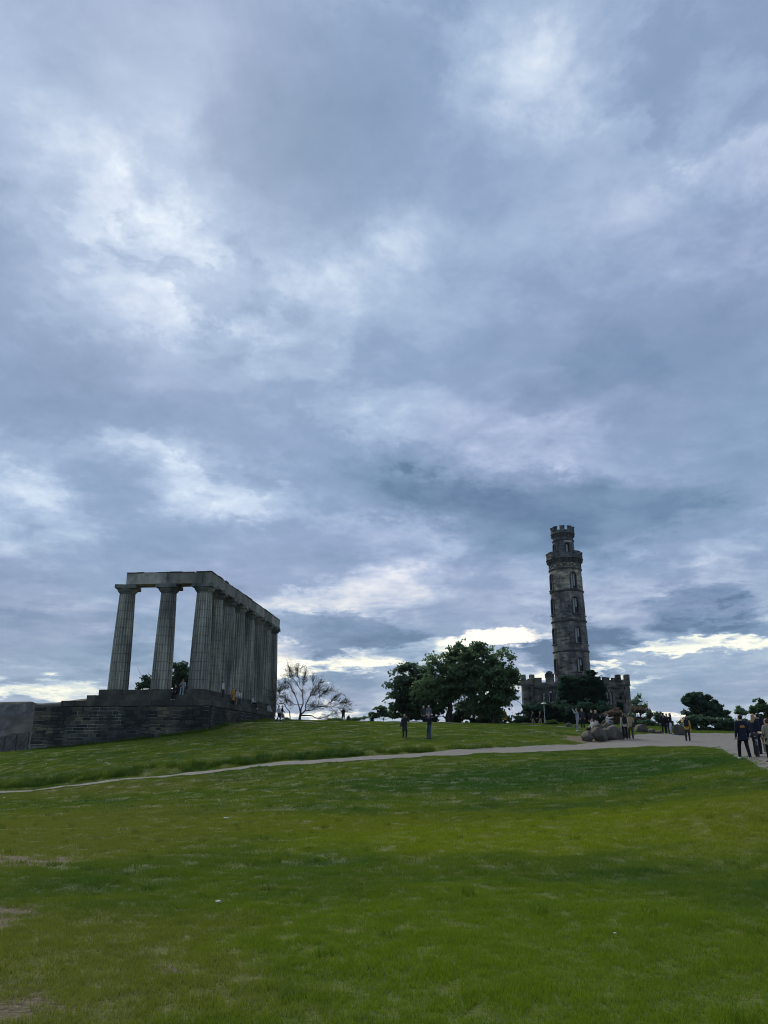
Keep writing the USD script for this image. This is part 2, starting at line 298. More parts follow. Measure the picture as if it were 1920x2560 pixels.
def gravel_look():
    g = G(); pos = g('geometry', 'position'); flat = g.vm('multiply', pos, (1, 1, 0))
    n = g.noise(flat, 3, 6, .65); n2 = g.noise(flat, 60, 3, .6); n4 = g.noise(flat, .25, 4, .5)
    c = g.ramp(n, [(.3, lin(76, 77, 75)), (.5, lin(88, 88, 84)), (.7, lin(102, 101, 96))])
    c = g.mix(g.rng(n2, .3, .7, 0, .5), c, lin(76, 75, 72)); c = g.mix(g.rng(n4, .45, .7, 0, .4), c, lin(92, 86, 79))
    b = g('bump', 'normal', height=n2, strength=.5, distance=.02)
    g.done('gravel_look', g('principled_bsdf', 'BSDF', base_color=c, roughness=.9, specular_ior_level=.2, normal=b))
gravel_look()
sheet(path_poly, .5, .035, 'path', 'gravel_look')
# the narrow path along the crest, before the trees
crest = LineString([tuple(at(u, v, Yd)[:2]) for u, v, Yd in ((560, 1822, 76), (640, 1810, 79.5), (760, 1808, 81), (893, 1806, 79.5), (1100, 1808, 79.5), (1250, 1812, 79.5), (1340, 1815, 79.5), (1440, 1821, 73))]).buffer(.7, cap_style=2)
sheet(crest, .5, .06, 'crest_path', 'gravel_look')
# ---------------------------------------------------------------- stone
def stone(name, dark, mid, light, scale=.6, stretch=.25, streak=.5, rough=.9, patch=None, lo=.32, hi=.68, bump=.5, flutes=0):
    g = G(); pos = g('geometry', 'position'); rnd = g('geometry', 'random_per_island')
    st = g.vm('multiply', pos, (1, 1, stretch))
    n = g.noise(st, scale, 6, .62, .3); n2 = g.noise(g.vm('multiply', pos, (1, 1, .12)), 2.4, 4, .6)
    c = g.ramp(g.rng(n, lo, hi, kind='linear'), [(0, lin(*dark)), (.5, lin(*mid)), (1, lin(*light))])
    c = g.mix(g.rng(n2, .42, .7, 0, streak), c, lin(*dark))
    if patch:
        pn = g.rng(g.noise(pos, patch[1], 4, .55), .5, .62, 0, patch[2]); c = g.mix(pn, c, lin(*patch[0]))
    fine = g.noise(pos, 14, 4, .7)
    if flutes:                                                       # darker in the hollow of each flute, paler on the arrises
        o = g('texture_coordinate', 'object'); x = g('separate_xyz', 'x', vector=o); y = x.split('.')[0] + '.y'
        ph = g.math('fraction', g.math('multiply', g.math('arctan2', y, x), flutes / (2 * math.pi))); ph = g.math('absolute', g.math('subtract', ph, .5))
        flute_dark = g.math('multiply', g.rng(ph, .36, .06, 0, 1), g.rng(n2, .30, .62, .1, .5)); c = g.mix(flute_dark, c, lin(*[int(k * .72) for k in dark])); c = g.mix(g.math('multiply', g.rng(ph, .40, .5, 0, .6), g.rng(n, .35, .6, .2, 1)), c, lin(*[min(255, int(k * 1.2)) for k in light]))
    c = g.mix(1.0, c, g.ramp(fine, [(.25, (.72, .72, .72)), (.75, (1.25, 1.25, 1.25))]), 'multiply')
    b = g('bump', 'normal', height=fine, strength=bump, distance=.02)
    g.done(name, g('principled_bsdf', 'BSDF', base_color=c, roughness=rough, specular_ior_level=.2, normal=b))
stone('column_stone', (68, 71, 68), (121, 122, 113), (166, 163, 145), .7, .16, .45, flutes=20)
stone('capital_stone', (58, 63, 62), (98, 101, 94), (142, 142, 127), .8, .5, .4)
stone('architrave_stone', (97, 97, 89), (137, 135, 123), (164, 161, 145), .5, .6, .3, patch=((99, 99, 94), .9, .5))
stone('architrave_stone_dark', (83, 83, 76), (117, 116, 105), (141, 138, 124), .5, .6, .3, patch=((85, 85, 80), .9, .5))
stone('architrave_stone_pale', (106, 106, 97), (150, 148, 135), (180, 177, 159), .5, .6, .3, patch=((108, 108, 103), .9, .5))
stone('taenia_stone', (55, 57, 53), (82, 84, 76), (125, 125, 109), .8, .6, .3)
stone('step_stone_look', (42, 45, 41), (65, 65, 59), (90, 88, 78), .5, .7, .4)
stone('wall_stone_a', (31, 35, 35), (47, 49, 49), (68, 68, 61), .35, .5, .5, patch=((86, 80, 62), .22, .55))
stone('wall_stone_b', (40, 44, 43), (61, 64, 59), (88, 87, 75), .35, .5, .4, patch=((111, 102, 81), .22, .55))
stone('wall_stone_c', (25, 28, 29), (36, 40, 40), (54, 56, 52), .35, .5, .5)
stone('foot_stone_look', (70, 70, 62), (98, 98, 88), (124, 122, 110), .9, .6, .2)
stone('mortar', (40, 42, 42), (122, 124, 120), (170, 170, 162), .55, .35, .0, lo=.43, hi=.62)

# ---------------------------------------------------------------- the unfinished temple: local x to the right, y along the long row, z from the stylobate
monument = thing('temple_ruin', 'unfinished grey stone Doric temple of tall fluted columns on a dark stepped plinth', 'monument', MO, -MTH)
rng = np.random.default_rng(4)
SP, CO = 4.27, 3.66
SROW = [0, CO] + [CO + SP * k for k in range(1, 6)] + [2 * CO + 5 * SP]; TROW = [0, CO, CO + SP]
CH = 10.2
def drum(z0, z1, shade=0):
    nf, sub, rings = 20, 5, []
    def ringat(z, dr=0.0):
        f = z / 9.35; r = .975 - .215 * f + .03 * math.sin(math.pi * f) + dr
        th = np.arange(nf * sub) * 2 * math.pi / (nf * sub); ph = (np.arange(nf * sub) % sub) / sub
        rr = r - .062 * np.sin(math.pi * ph) ** .8 * (r / .97)
        return np.stack([rr * np.cos(th), rr * np.sin(th), np.full(nf * sub, z)], 1)
    for z, dr in ((z0 + .006, -.03), (z0 + .026, 0), (z1 - .026, 0), (z1 - .006, -.03)): rings.append(ringat(z, dr))
    V = np.vstack(rings); n = nf * sub; F = []
    for i in range(3):
        for k in range(n): a, b, c, d = i * n + k, i * n + (k + 1) % n, (i + 1) * n + (k + 1) % n, (i + 1) * n + k; F += [(a, b, c), (a, c, d)]
    V = np.vstack([V, [[0, 0, z0 + .004]], [[0, 0, z1 - .004]]])
    for k in range(n): F.append((4 * n, (k + 1) % n, k)); F.append((4 * n + 1, 3 * n + k, 3 * n + (k + 1) % n))
    return trimesh.Trimesh(V, F, process=False)
drums = []
zc = 0.0
while zc < 9.2:
    hgt = .84 if zc > .1 else .9; z1 = min(zc + hgt, 9.33) if zc + hgt < 9.0 else 9.33
    drums.append(drum(zc, z1)); zc = z1
ech = lathe([(.70, 9.33), (.755, 9.35), (.765, 9.46), (.80, 9.47), (.80, 9.49), (.83, 9.50), (.90, 9.58), (.98, 9.69), (1.02, 9.78), (1.02, 9.82), (.9, 9.83)], 48)
abacus = cbox(-1.05, 1.05, -1.05, 1.05, 9.832, CH, .02)
spots = [(0, s) for s in SROW] + [(-t, 0) for t in TROW[1:]] + [(-t, SROW[-1]) for t in TROW[1:]]
first = None
for i, (x, y) in enumerate(spots):
    c = UsdGeom.Xform.Define(stage, numbered(f'{ppath(monument)}/column'))
    c.AddTranslateOp().Set(Gf.Vec3d(x, y, 0)); c.AddRotateZOp().Set(9.0 * (i % 2))
    if first is None:
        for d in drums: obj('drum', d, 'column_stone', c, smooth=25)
        obj('echinus', ech, 'capital_stone', c, smooth=40); obj('abacus', abacus, 'capital_stone', c); first = c
    else: c.GetPrim().GetReferences().AddInternalReference(first.GetPath())
arch = UsdGeom.Xform.Define(stage, numbered(f'{ppath(monument)}/architrave'))
def arch_block(x0, x1, y0, y1, z0, z1, mat='architrave_stone', name='architrave_block', j=.004): obj(name, cbox(x0, x1, y0, y1, z0, z1, .024, j, rng), mat + (str(rng.choice(['', '_dark', '_pale'])) if mat == 'architrave_stone' else ''), arch)
AZ0, AZ1 = CH + .002, CH + 1.12
W = .86
ends = [-W] + [s for s in SROW[1:-1]] + [SROW[-1] + .75]
for a, b in zip(ends[:-1], ends[1:]):
    lo_ = a + (.006 if a > 0 else 0)
    arch_block(.006, W, lo_, b - .006, AZ0, AZ1 + rng.normal(0, .008)); arch_block(-W, -.006, lo_ if a > 0 else W + .006, b - .006, AZ0, AZ1 + rng.normal(0, .008))
for a, b in ((0.012, TROW[1]), (TROW[1], TROW[2] - .1)):
    arch_block(-b + .006, -a - .006, -W, -.006, AZ0, AZ1 + rng.normal(0, .008)); arch_block(-b + .006, -max(a, W + .012) - .0, .006, W, AZ0, AZ1 + rng.normal(0, .008))
for a, b in ((W + .012, TROW[1]), (TROW[1], TROW[2])):
    for s0, s1 in ((.006, W), (-W, -.006)): arch_block(-b + .006, -a, SROW[-1] + s0 - .0, SROW[-1] + s1, AZ0, AZ1) if False else None
# the worn thin course on top
yy = -W - .07
while yy < SROW[-1] + .7:
    ln = rng.uniform(.7, 1.5); e = min(yy + ln, SROW[-1] + .8); o = rng.uniform(.0, .07)
    arch_block(-.75, W + o, yy + .004, e - .004, AZ1 + .014, AZ1 + .10 + rng.uniform(-.06, .06), 'taenia_stone', 'taenia_stone', .012); yy = e
xx = -W - .02
while xx > -TROW[2] + .15:
    ln = rng.uniform(.7, 1.4); e = max(xx - ln, -TROW[2] + .08); o = rng.uniform(.0, .07)
    arch_block(e + .004, xx - .004, -W - o, .75, AZ1 + .014, AZ1 + .10 + rng.uniform(-.06, .06), 'taenia_stone', 'taenia_stone', .012); xx = e
# steps: right edge x, front edge y, left end, far end
STEPS = [(0.93, 9.4, 29.2, 0.0), (1.4, 10.3, 27.1, -.53), (1.85, 12.55, 24.9, -1.06)]
for d, le, fe, z in STEPS:
    st = UsdGeom.Xform.Define(stage, numbered(f'{ppath(monument)}/step'))
    core = box2(-le + .3, d - .5, -d + .5, fe - .2, z - .53, z - .02); obj('step_core', core, 'step_stone_look', st)
    def sblock(x0, x1, y0, y1):
        obj('step_block', cbox(x0 + .004, x1 - .004, y0 + .004, y1 - .004, z - .528 + .004, z + rng.normal(0, .006), .022, .006, rng), 'step_stone_look', st)
    x = d
    while x > -le + .2:
        e = x - rng.uniform(1.5, 2.2); e = -le if e < -le + .8 else e; sblock(e, x, -d, -d + .95); x = e
    y = -d + .95
    while y < fe - .2:
        e = y + rng.uniform(1.5, 2.2); e = fe if e > fe - .8 else e; sblock(d - .95, d, y, e); y = e
    obj('paving', box2(-le + .02, d - .97, -d + .97, fe - .02, z - .4, z - .012), 'step_stone_look', st) if z == 0 else None
# plinth of coursed stone, its lower courses buried in the slope
plinth = UsdGeom.Xform.Define(stage, numbered(f'{ppath(monument)}/plinth'))
PX1, PX0, PY0, PY1, PT = 1.80, -15.08, -1.80, 24.8, -1.60
obj('mortar_core', box2(PX0 + .12, PX1 - .03, PY0 + .03, PY1 - .05, -8.5, PT - .05), 'mortar', plinth)
obj('coping', cat_([cbox(PX0, PX0 + 2.55, PY0 + .05, PY0 + 4, PT - .045, PT + .06, .02), cbox(PX0 + 2.56, PX1 - .06, PY0 + .07, PY1, PT - .045, PT - .005, .01)]), 'step_stone_look', plinth)
wx = lambda x, y: hz(*(MO + V3(math.cos(MTH), -math.sin(MTH), 0) * x + MA * y)[:2]) - MO[2]
blocks = []
zc = PT - .05
row = 0
while zc > -6.3:
    hgt = rng.choice([.22, .27, .30, .36]); z0 = zc - hgt
    for face in (0, 1):
        u, hi = (PX0, PX1) if face == 0 else (PY0 + .42, PY1)
        u0 = u; first_b = True
        while u < hi - .02:
            ln = rng.uniform(.42, 1.25) * (.6 if first_b and row % 2 else 1); first_b = False; e = min(u + ln, hi); e = hi if hi - e < .3 else e
            mid = (u + e) / 2; gnd = wx(mid, PY0 - .1) if face == 0 else wx(PX1 + .1, mid)
            if zc > gnd - .25:
                o = abs(rng.normal(0, .016)); gj = .019
                b = cbox(u + gj, e - gj, PY0 - o, PY0 + .4, z0 + gj, zc - gj, .016, .006, rng) if face == 0 else cbox(PX1 - .4, PX1 + o, u + gj, e - gj, z0 + gj, zc - gj, .016, .006, rng)
                blocks.append((face, mid, b))
            u = e
    zc = z0; row += 1
front = [b for b in blocks if b[0] == 0]; front.sort(key=lambda b: -np.ptp(b[2].bounds[:, 0])); parts_ = {id(b[2]) for b in front[:290]}
rest = {0: [], 1: [], 2: []}
for f, mid, b in blocks:
    k = int(rng.choice(3, p=[.45, .25, .30]))
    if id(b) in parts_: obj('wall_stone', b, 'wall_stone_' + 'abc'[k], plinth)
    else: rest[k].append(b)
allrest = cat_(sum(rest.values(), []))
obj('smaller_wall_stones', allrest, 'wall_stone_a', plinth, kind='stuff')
# a block course at the foot of the left corner
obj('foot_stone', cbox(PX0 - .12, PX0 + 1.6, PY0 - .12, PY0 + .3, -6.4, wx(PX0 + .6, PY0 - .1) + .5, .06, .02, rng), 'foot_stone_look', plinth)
# ---------------------------------------------------------------- the round tower on its castellated house
def ashlar(name, dark, mid, light, pale=None, cyl=2.6):
    """coursed stone too far off to tell the blocks apart"""
    g = G(); o = g('texture_coordinate', 'object')
    x = g('separate_xyz', 'x', vector=o); nm = x.split('.')[0]; y, z = nm + '.y', nm + '.z'
    a = g.math('multiply', g.math('arctan2', y, x), cyl) if cyl else g.math('multiply_add', y, .8, x)
    vec = g('combine_xyz', 'vector', x=a, y=z, z=0.0)
    bt = g('brick_texture', 'fac', vector=vec, scale=1.0, mortar_size=.018, mortar_smooth=.3, brick_width=.78, row_height=.31, bias=0.0)
    bc = g('brick_texture', 'color', vector=vec, scale=1.0, mortar_size=.0, brick_width=.78, row_height=.31, color1=(.62, .62, .62), color2=(1.3, 1.3, 1.3), mortar=(1, 1, 1))
    st = g.vm('multiply', o, (1, 1, .3)); n = g.noise(st, .75, 6, .64, .3)
    c = g.ramp(g.rng(n, .34, .66, kind='linear'), [(0, lin(*dark)), (.5, lin(*mid)), (1, lin(*light))])
    if pale: c = g.mix(g.rng(g.noise(o, .42, 4, .55), .42, .58, 0, .85), c, lin(*pale))
    # long dark horizontal weathering where single courses have lost their face
    lw = g.noise(g.vm('multiply', o, (.7, .7, 3.2)), 1.0, 3, .5); c = g.mix(g.rng(lw, .60, .66, 0, .7), c, lin(*[int(k * .62) for k in dark]))
    c = g.mix(1.0, c, bc, 'multiply'); c = g.mix(g.math('multiply', bt, .45), c, lin(*dark))
    b = g('bump', 'normal', height=g.math('subtract', g.noise(o, 9, 4, .7), g.math('multiply', bt, .8)), strength=.6, distance=.03)
    g.done(name, g('principled_bsdf', 'BSDF', base_color=c, roughness=.9, specular_ior_level=.2, normal=b))
ashlar('tower_stone', (61, 63, 62), (101, 99, 94), (138, 131, 118))
ashlar('tower_stone_pale', (79, 79, 74), (125, 120, 109), (157, 148, 130), (165, 157, 135))
ashlar('tower_stone_upper', (54, 59, 62), (83, 86, 85), (111, 108, 102))
ashlar('house_stone', (59, 60, 59), (90, 88, 82), (118, 112, 101), cyl=0)
stone('tower_trim', (44, 48, 50), (69, 70, 71), (101, 99, 93), .9, .6, .4)
stone('pale_plaque', (130, 128, 118), (150, 146, 134), (168, 164, 150), .9, .6, .1)
def plain(name, col, rough=.7, spec=.3, vary=.12, scale=6.0, metallic=0.0):
    g = G(); o = g('texture_coordinate', 'object'); n = g.noise(o, scale, 4, .6)
    c = g.mix(1.0, g('color', 'color', value=lin(*col)), g.ramp(n, [(.25, (1 - vary,) * 3), (.75, (1 + vary,) * 3)]), 'multiply')
    g.done(name, g('principled_bsdf', 'BSDF', base_color=c, roughness=rough, specular_ior_level=spec, metallic=metallic))
plain('white_paint', (196, 198, 196), .5); plain('blind', (150, 152, 148), .6); plain('dark_pane', (22, 27, 32), .12, .5); plain('black_door', (26, 28, 32), .4)
plain('dark_opening', (18, 19, 20), .9); plain('iron', (24, 26, 28), .5)

TO = V3(28.85, 118, 5.2); TR = -math.atan2(28.85, 118)          # the tower's axis, and the turn that makes local -y look at the camera
tower = thing('monument_tower', 'tall round battlemented stone tower rising from a low castellated house', 'tower', TO)
def zr(z): return z - TO[2]
def part(name, mesh, mat, parent, phi=0.0, smooth=False, **t):
    mesh = mesh.copy(); mesh.apply_transform(trimesh.transformations.rotation_matrix(TR + phi, [0, 0, 1])); return obj(name, mesh, mat, parent, smooth, **t)
def to_mani(m): m = m.copy(); m.merge_vertices(); return m3.Manifold(m3.Mesh(np.asarray(m.vertices, np.float32), np.asarray(m.faces, np.uint32)))
def from_mani(m): k = m.to_mesh(); return trimesh.Trimesh(k.vert_properties[:, :3], k.tri_verts, process=False)
def arch_shape(w, z0, z1, n=10):
    r = w / 2; th = np.linspace(0, math.pi, n); return [(-r, z0), (r, z0)] + [(r * math.cos(t), z1 - r + r * math.sin(t)) for t in th[0:]]
def arch_prism(w, z0, z1, y0, y1):
    """an arched prism in the xz plane, from y0 to y1"""
    m = trimesh.creation.extrude_polygon(Polygon(arch_shape(w, z0, z1)).buffer(0), y1 - y0); v = m.vertices.copy(); m.vertices = np.stack([v[:, 0], y1 - v[:, 2], v[:, 1]], 1)
    m.fix_normals(); return m
LV = [(2.86, zr(2.0)), (2.80, zr(9.0)), (2.68, zr(12.3)), (2.66, zr(15.6)), (2.60, zr(20.2)), (2.52, zr(24.9)), (2.47, zr(28.4))]
SH = UsdGeom.Xform.Define(stage, numbered(f'{ppath(tower)}/shaft'))
WIN = {3: (12.45, 14.5), 4: (16.75, 19.2), 5: (21.3, 23.8), 6: (25.2, 27.7)}
PH = [math.radians(a) for a in (27, -63, 117, -153)]
for i, (a, b) in enumerate([(0, 2), (2, 3), (3, 4), (4, 5), (5, 6)]):
    prof = [LV[k] for k in range(a, b + 1)]
    sh = to_mani(lathe([(0, prof[0][1])] + prof + [(0, prof[-1][1])], 64))
    if i:
        z0, z1 = WIN[i + 2]
        for ph in PH:
            cut = to_mani(arch_prism(.86, zr(z0), zr(z1), -3.2, -2.28)); sh = sh - cut.rotate([0, 0, math.degrees(ph)])
    part('shaft_storey', from_mani(sh), 'tower_stone_pale' if i == 4 else 'tower_stone', SH, smooth=30)
for z, r in ((15.6, 2.66), (20.2, 2.60), (24.9, 2.52), (28.4, 2.47)):
    part('string_course', lathe([(r - .1, zr(z) - .14), (r + .06, zr(z) - .12), (r + .15, zr(z)), (r + .15, zr(z) + .07), (r + .02, zr(z) + .15), (r - .1, zr(z) + .16)], 64), 'tower_trim', SH, smooth=40)
for k, (z0, z1) in WIN.items():
    r = {3: 2.68, 4: 2.64, 5: 2.57, 6: 2.5}[k]
    for ph in PH[:2] + PH[2:3]:
        fr = to_mani(arch_prism(1.12, zr(z0) - .02, zr(z1) + .13, -r - .07, -r + .16)) - to_mani(arch_prism(.84, zr(z0) - .1, zr(z1), -r - .3, -r + .3))
        w = part('window_surround', from_mani(fr), 'tower_trim', SH, ph)
        part('blind', arch_prism(.78, zr(z0) + .02, zr(z1) - .05, -r + .20, -r + .26), 'blind', w, ph)
        part('mullion', cat_([box2(-.025, .025, -r + .12, -r + .195, zr(z0), zr(z1) - .08), box2(-.38, -.33, -r + .12, -r + .195, zr(z0), zr(z1) - .4), box2(.33, .38, -r + .12, -r + .195, zr(z0), zr(z1) - .4), box2(.04, .3, -r + .15, -r + .195, zr(z0) + .1, zr(z0) + (.95 if k in (3, 4, 5) else .4))]), 'iron', w, ph)
        part('sill', box2(-.66, .66, -r - .2, -r + .1, zr(z0) - .17, zr(z0) - .024), 'tower_trim', w, ph)
# frieze of crossed bars
FR = UsdGeom.Xform.Define(stage, numbered(f'{ppath(tower)}/frieze'))
part('frieze_drum', lathe([(0, zr(28.55)), (2.46, zr(28.56)), (2.46, zr(29.75)), (0, zr(29.76))], 64), 'tower_stone_pale', FR, smooth=30)
nb = 14
for i in range(nb):
    for sgn in (1, -1):
        th = np.linspace(0, 2 * math.pi / nb, 6); zz = np.linspace(zr(28.66), zr(29.40), 6)[::sgn]
        part('frieze_bar', tube([(2.49 * math.cos(t), 2.49 * math.sin(t), z) for t, z in zip(th, zz)], .06, 5), 'tower_trim', FR, -math.pi / 2 - math.pi / nb + i * 2 * math.pi / nb)
def parapet(name, r, zc0, zc1, zp1, zm1, ncorb, merl, rin, inner):
    P = UsdGeom.Xform.Define(stage, numbered(f'{ppath(tower)}/{name}'))
    part('coving', lathe([(rin - .05, zr(zc0)), (rin + .03, zr(zc0)), (rin + .08, zr(zc0) + .1), (r - .16, zr(zc1) - .12), (r - .16, zr(zc1) - .002), (rin - .05, zr(zc1) - .002)], 64), 'tower_trim', P, smooth=40)
    for i in range(ncorb):
        a = 2 * math.pi * i / ncorb; part('corbel', sector(rin - .02, r - .03, zr(zc1) - .34, zr(zc1) - .004, a, a + math.pi / ncorb * .9, 2), 'tower_trim', P)
    part('parapet_wall', lathe([(rin - .2, zr(zc1)), (r, zr(zc1)), (r + .05, zr(zc1) + .06), (r + .05, zr(zc1) + .14), (r, zr(zc1) + .18), (r, zr(zp1)), (inner, zr(zp1)), (inner, zr(zc1) + .3), (0, zr(zc1) + .3)], 64), 'tower_stone_upper', P, smooth=30)
    for a0, a1 in merl:
        part('merlon', cat_([sector(inner + .01, r - .005, zr(zp1) - .01, zr(zm1) - .09, -math.pi / 2 + a0, -math.pi / 2 + a1, 6), sector(inner - .03, r + .05, zr(zm1) - .088, zr(zm1), -math.pi / 2 + a0 - .02, -math.pi / 2 + a1 + .02, 6)]), 'tower_stone_upper', P)
d2 = math.radians
parapet('gallery', 2.84, 29.35, 30.0, 30.62, 31.2, 30, [(d2(c - 15), d2(c + 15)) for c in (46, -46, 91, -91, 136, -136, 180)], 2.47, 2.5)
# upper turret
UT = UsdGeom.Xform.Define(stage, numbered(f'{ppath(tower)}/turret'))
us = to_mani(lathe([(0, zr(30.2)), (1.72, zr(30.2)), (1.64, zr(33.2)), (1.62, zr(33.8)), (0, zr(33.8))], 48))
for ph in (d2(20), d2(-62), d2(118)): us = us - to_mani(arch_prism(.62, zr(31.2), zr(32.65), -2.2, -1.42)).rotate([0, 0, math.degrees(ph)])
part('turret_drum', from_mani(us), 'tower_stone_upper', UT, smooth=30)
for ph in (d2(20), d2(-62)):
    w = part('door_frame', from_mani(to_mani(arch_prism(.84, zr(31.15), zr(32.77), -1.74, -1.6)) - to_mani(arch_prism(.6, zr(31.1), zr(32.63), -2, -1.4))), 'tower_trim', UT, ph)
    part('pale_shutter', arch_prism(.22, zr(31.25), zr(32.45), -1.54, -1.48), 'blind', w, ph)
part('band', lathe([(1.6, zr(33.14)), (1.74, zr(33.18)), (1.74, zr(33.30)), (1.6, zr(33.34))], 48), 'tower_trim', UT, smooth=40)
part('plaque', sector(1.62, 1.70, zr(32.82), zr(33.10), -math.pi / 2 + .06, -math.pi / 2 + .96, 10), 'pale_plaque', UT)
parapet('crown', 1.88, 33.75, 34.3, 34.85, 35.5, 22, [(2 * math.pi * k / 9 - .205, 2 * math.pi * k / 9 + .205) for k in range(9)], 1.62, 1.6)
part('railing', cat_([tube([(2.95 * math.cos(t), 2.95 * math.sin(t), zr(12.35) - dz) for t in np.linspace(d2(-76), d2(-40), 8)], .03, 5) for dz in (0, .5)] + [tube([(2.95 * math.cos(t), 2.95 * math.sin(t), zr(11.55)), (2.95 * math.cos(t), 2.95 * math.sin(t), zr(12.35))], .02, 4) for t in np.linspace(d2(-76), d2(-40), 8)]), 'iron', tower)

# the house round its foot
HOUSE = UsdGeom.Xform.Define(stage, numbered(f'{ppath(tower)}/house'))
CORN = [V3(21.43, 115.4), V3(28.05, 110.4), V3(35.56, 115.4), V3(33.2, 124), V3(24.2, 124)]
CORN = [c - TO[:2] for c in CORN]
def wallframe(i):
    a, b = CORN[i], CORN[(i + 1) % 5]; d = b - a; L = np.linalg.norm(d); return a, math.atan2(d[1], d[0]), L
def hpart(name, mesh, mat, parent, i, **t):
    a, ang, L = wallframe(i); m = mesh.copy(); m.apply_transform(trimesh.transformations.translation_matrix([a[0], a[1], 0]) @ trimesh.transformations.rotation_matrix(ang, [0, 0, 1])); return obj(name, m, mat, parent, **t)
ZB, ZS, ZP, ZM = zr(3.2), zr(10.0), zr(10.75), zr(11.45)
OPEN = {0: [('door', .425, .62, 7.75, 9.55), ('window', .30, .42, 7.85, 9.25), ('window', .55, .42, 7.85, 9.25)], 1: [('window', .50, .5, 7.6, 9.35), ('window', .60, .5, 7.6, 9.35), ('window', .68, .5, 7.6, 9.35)]}
for i in range(5):
    a, ang, L = wallframe(i); w = to_mani(box2(0, L, 0, .5, ZB, ZS))
    for kind, f, wd, z0, z1 in OPEN.get(i, []): w = w - to_mani(arch_prism(wd, zr(z0), zr(z1), -.4, .3)).translate([f * L, 0, 0])
    wl = hpart('wall', from_mani(w), 'house_stone', HOUSE, i)
    hpart('cornice', cat_([box2(0, L, -.16, .5, ZS + .003, ZS + .2)] + [box2(x, x + .22, -.13, .002, ZS - .22, ZS) for x in np.arange(.3, L - .3, .5)]), 'tower_trim', HOUSE, i)
    hpart('parapet_wall', box2(0, L, -.12, .3, ZS + .203, ZP), 'house_stone', HOUSE, i)
    x = 1.0
    while x < L - 1.3:
        hpart('merlon', cat_([box2(x, x + 1.15, -.115, .295, ZP + .002, ZM - .1), box2(x - .05, x + 1.2, -.17, .34, ZM - .098, ZM)]), 'house_stone', HOUSE, i); x += 1.95
    for kind, f, wd, z0, z1 in OPEN.get(i, []):
        cx = f * L
        fr = to_mani(arch_prism(wd - .01, zr(z0) + .004, zr(z1) - .005, .10, .18)) - to_mani(box2(cx * 0 - wd / 2 + .07, wd / 2 - .07, 0, .3, zr(z0) + .07, zr(z1) - wd / 2 - .02))
        sh = lambda m: m.copy().apply_translation([cx, 0, 0])
        fm = hpart('door' if kind == 'door' else 'window', sh(from_mani(fr)), 'white_paint', HOUSE, i)
        if kind == 'door': hpart('door_leaf', sh(box2(-wd / 2 + .09, wd / 2 - .09, .13, .17, zr(z0) + .01, zr(z1) - wd / 2 - .03)), 'black_door', fm, i)
        else:
            hpart('pane', sh(box2(-wd / 2 + .06, wd / 2 - .06, .15, .17, zr(z0) + .06, zr(z1) - .1)), 'dark_pane', fm, i)
            hpart('glazing_bar', sh(cat_([box2(-wd / 2 + .06, wd / 2 - .06, .11, .145, (zr(z0) + zr(z1)) / 2 - .03, (zr(z0) + zr(z1)) / 2 + .03), box2(-.015, .015, .12, .14, zr(z0) + .06, zr(z1) - .2)])), 'white_paint', fm, i)
        hood = to_mani(arch_prism(wd + .3, zr(z0) + .3, zr(z1) + .16, -.09, .002)) - to_mani(arch_prism(wd + .02, zr(z0) - .2, zr(z1) + .01, -.3, .2))
        hpart('hood_mould', sh(from_mani(hood)), 'tower_trim', HOUSE, i)
        hpart('sill', sh(box2(-wd / 2 - .12, wd / 2 + .12, -.12, .1, zr(z0) - .14, zr(z0))), 'tower_trim', HOUSE, i)
obj('roof', trimesh.creation.extrude_polygon(Polygon(CORN).buffer(-.3), .1).apply_translation([0, 0, ZS + .25]), 'tower_trim', HOUSE)
for i, c in enumerate(CORN):
    t = UsdGeom.Xform.Define(stage, numbered(f'{ppath(tower)}/corner_turret'))
    r = 1.0; oct_ = lambda r, z0, z1: lathe([(0, z0), (r, z0), (r, z1), (0, z1)], 8).apply_transform(trimesh.transformations.rotation_matrix(math.pi / 8 + .2, [0, 0, 1])).apply_translation([c[0], c[1], 0])
    obj('turret_wall', oct_(r * .98, ZB - .3, zr(10.35)), 'house_stone', t); obj('turret_cornice', oct_(r * 1.12, zr(10.353), zr(10.55)), 'tower_trim', t); obj('turret_parapet', oct_(r * 1.08, zr(10.553), zr(11.2)), 'house_stone', t)
    for k in range(4):
        th = k * math.pi / 2 + .62; obj('merlon', sector(.62, 1.12, zr(11.202), zr(11.95), th - .38, th + .38, 3).apply_translation([c[0], c[1], 0]), 'house_stone', t)
    if i in (0, 2):
        dx = V3(-TO[0] - c[0], -TO[1] - c[1]); ph = math.atan2(dx[1], dx[0]) + .2
        for z0, z1 in ((7.9, 8.9), (9.7, 10.2)): obj('arrow_slit', box2(.955, 1.005, -.05, .05, zr(z0), zr(z1)).apply_transform(trimesh.transformations.translation_matrix([c[0], c[1], 0]) @ trimesh.transformations.rotation_matrix(ph, [0, 0, 1])), 'dark_opening', t)
lump = trimesh.creation.icosphere(3, .5); lump.apply_scale([1.0, .6, .62]); lump.vertices *= 1 + .35 * (meshkit.fbm(lump.vertices * 2.2, 3, 2)[:, None] - .5)
lc = at(1240 + 492 * .2712, 1280 + 1492 * .2712, 114.2) - TO
obj('carved_crest', lump.apply_translation(lc + V3(0, 0, .1)), 'tower_trim', tower, smooth=50)
obj('crest_block', box(lc[0], lc[1], lc[2] - .28, 1.3, .5, .5), 'tower_trim', tower)
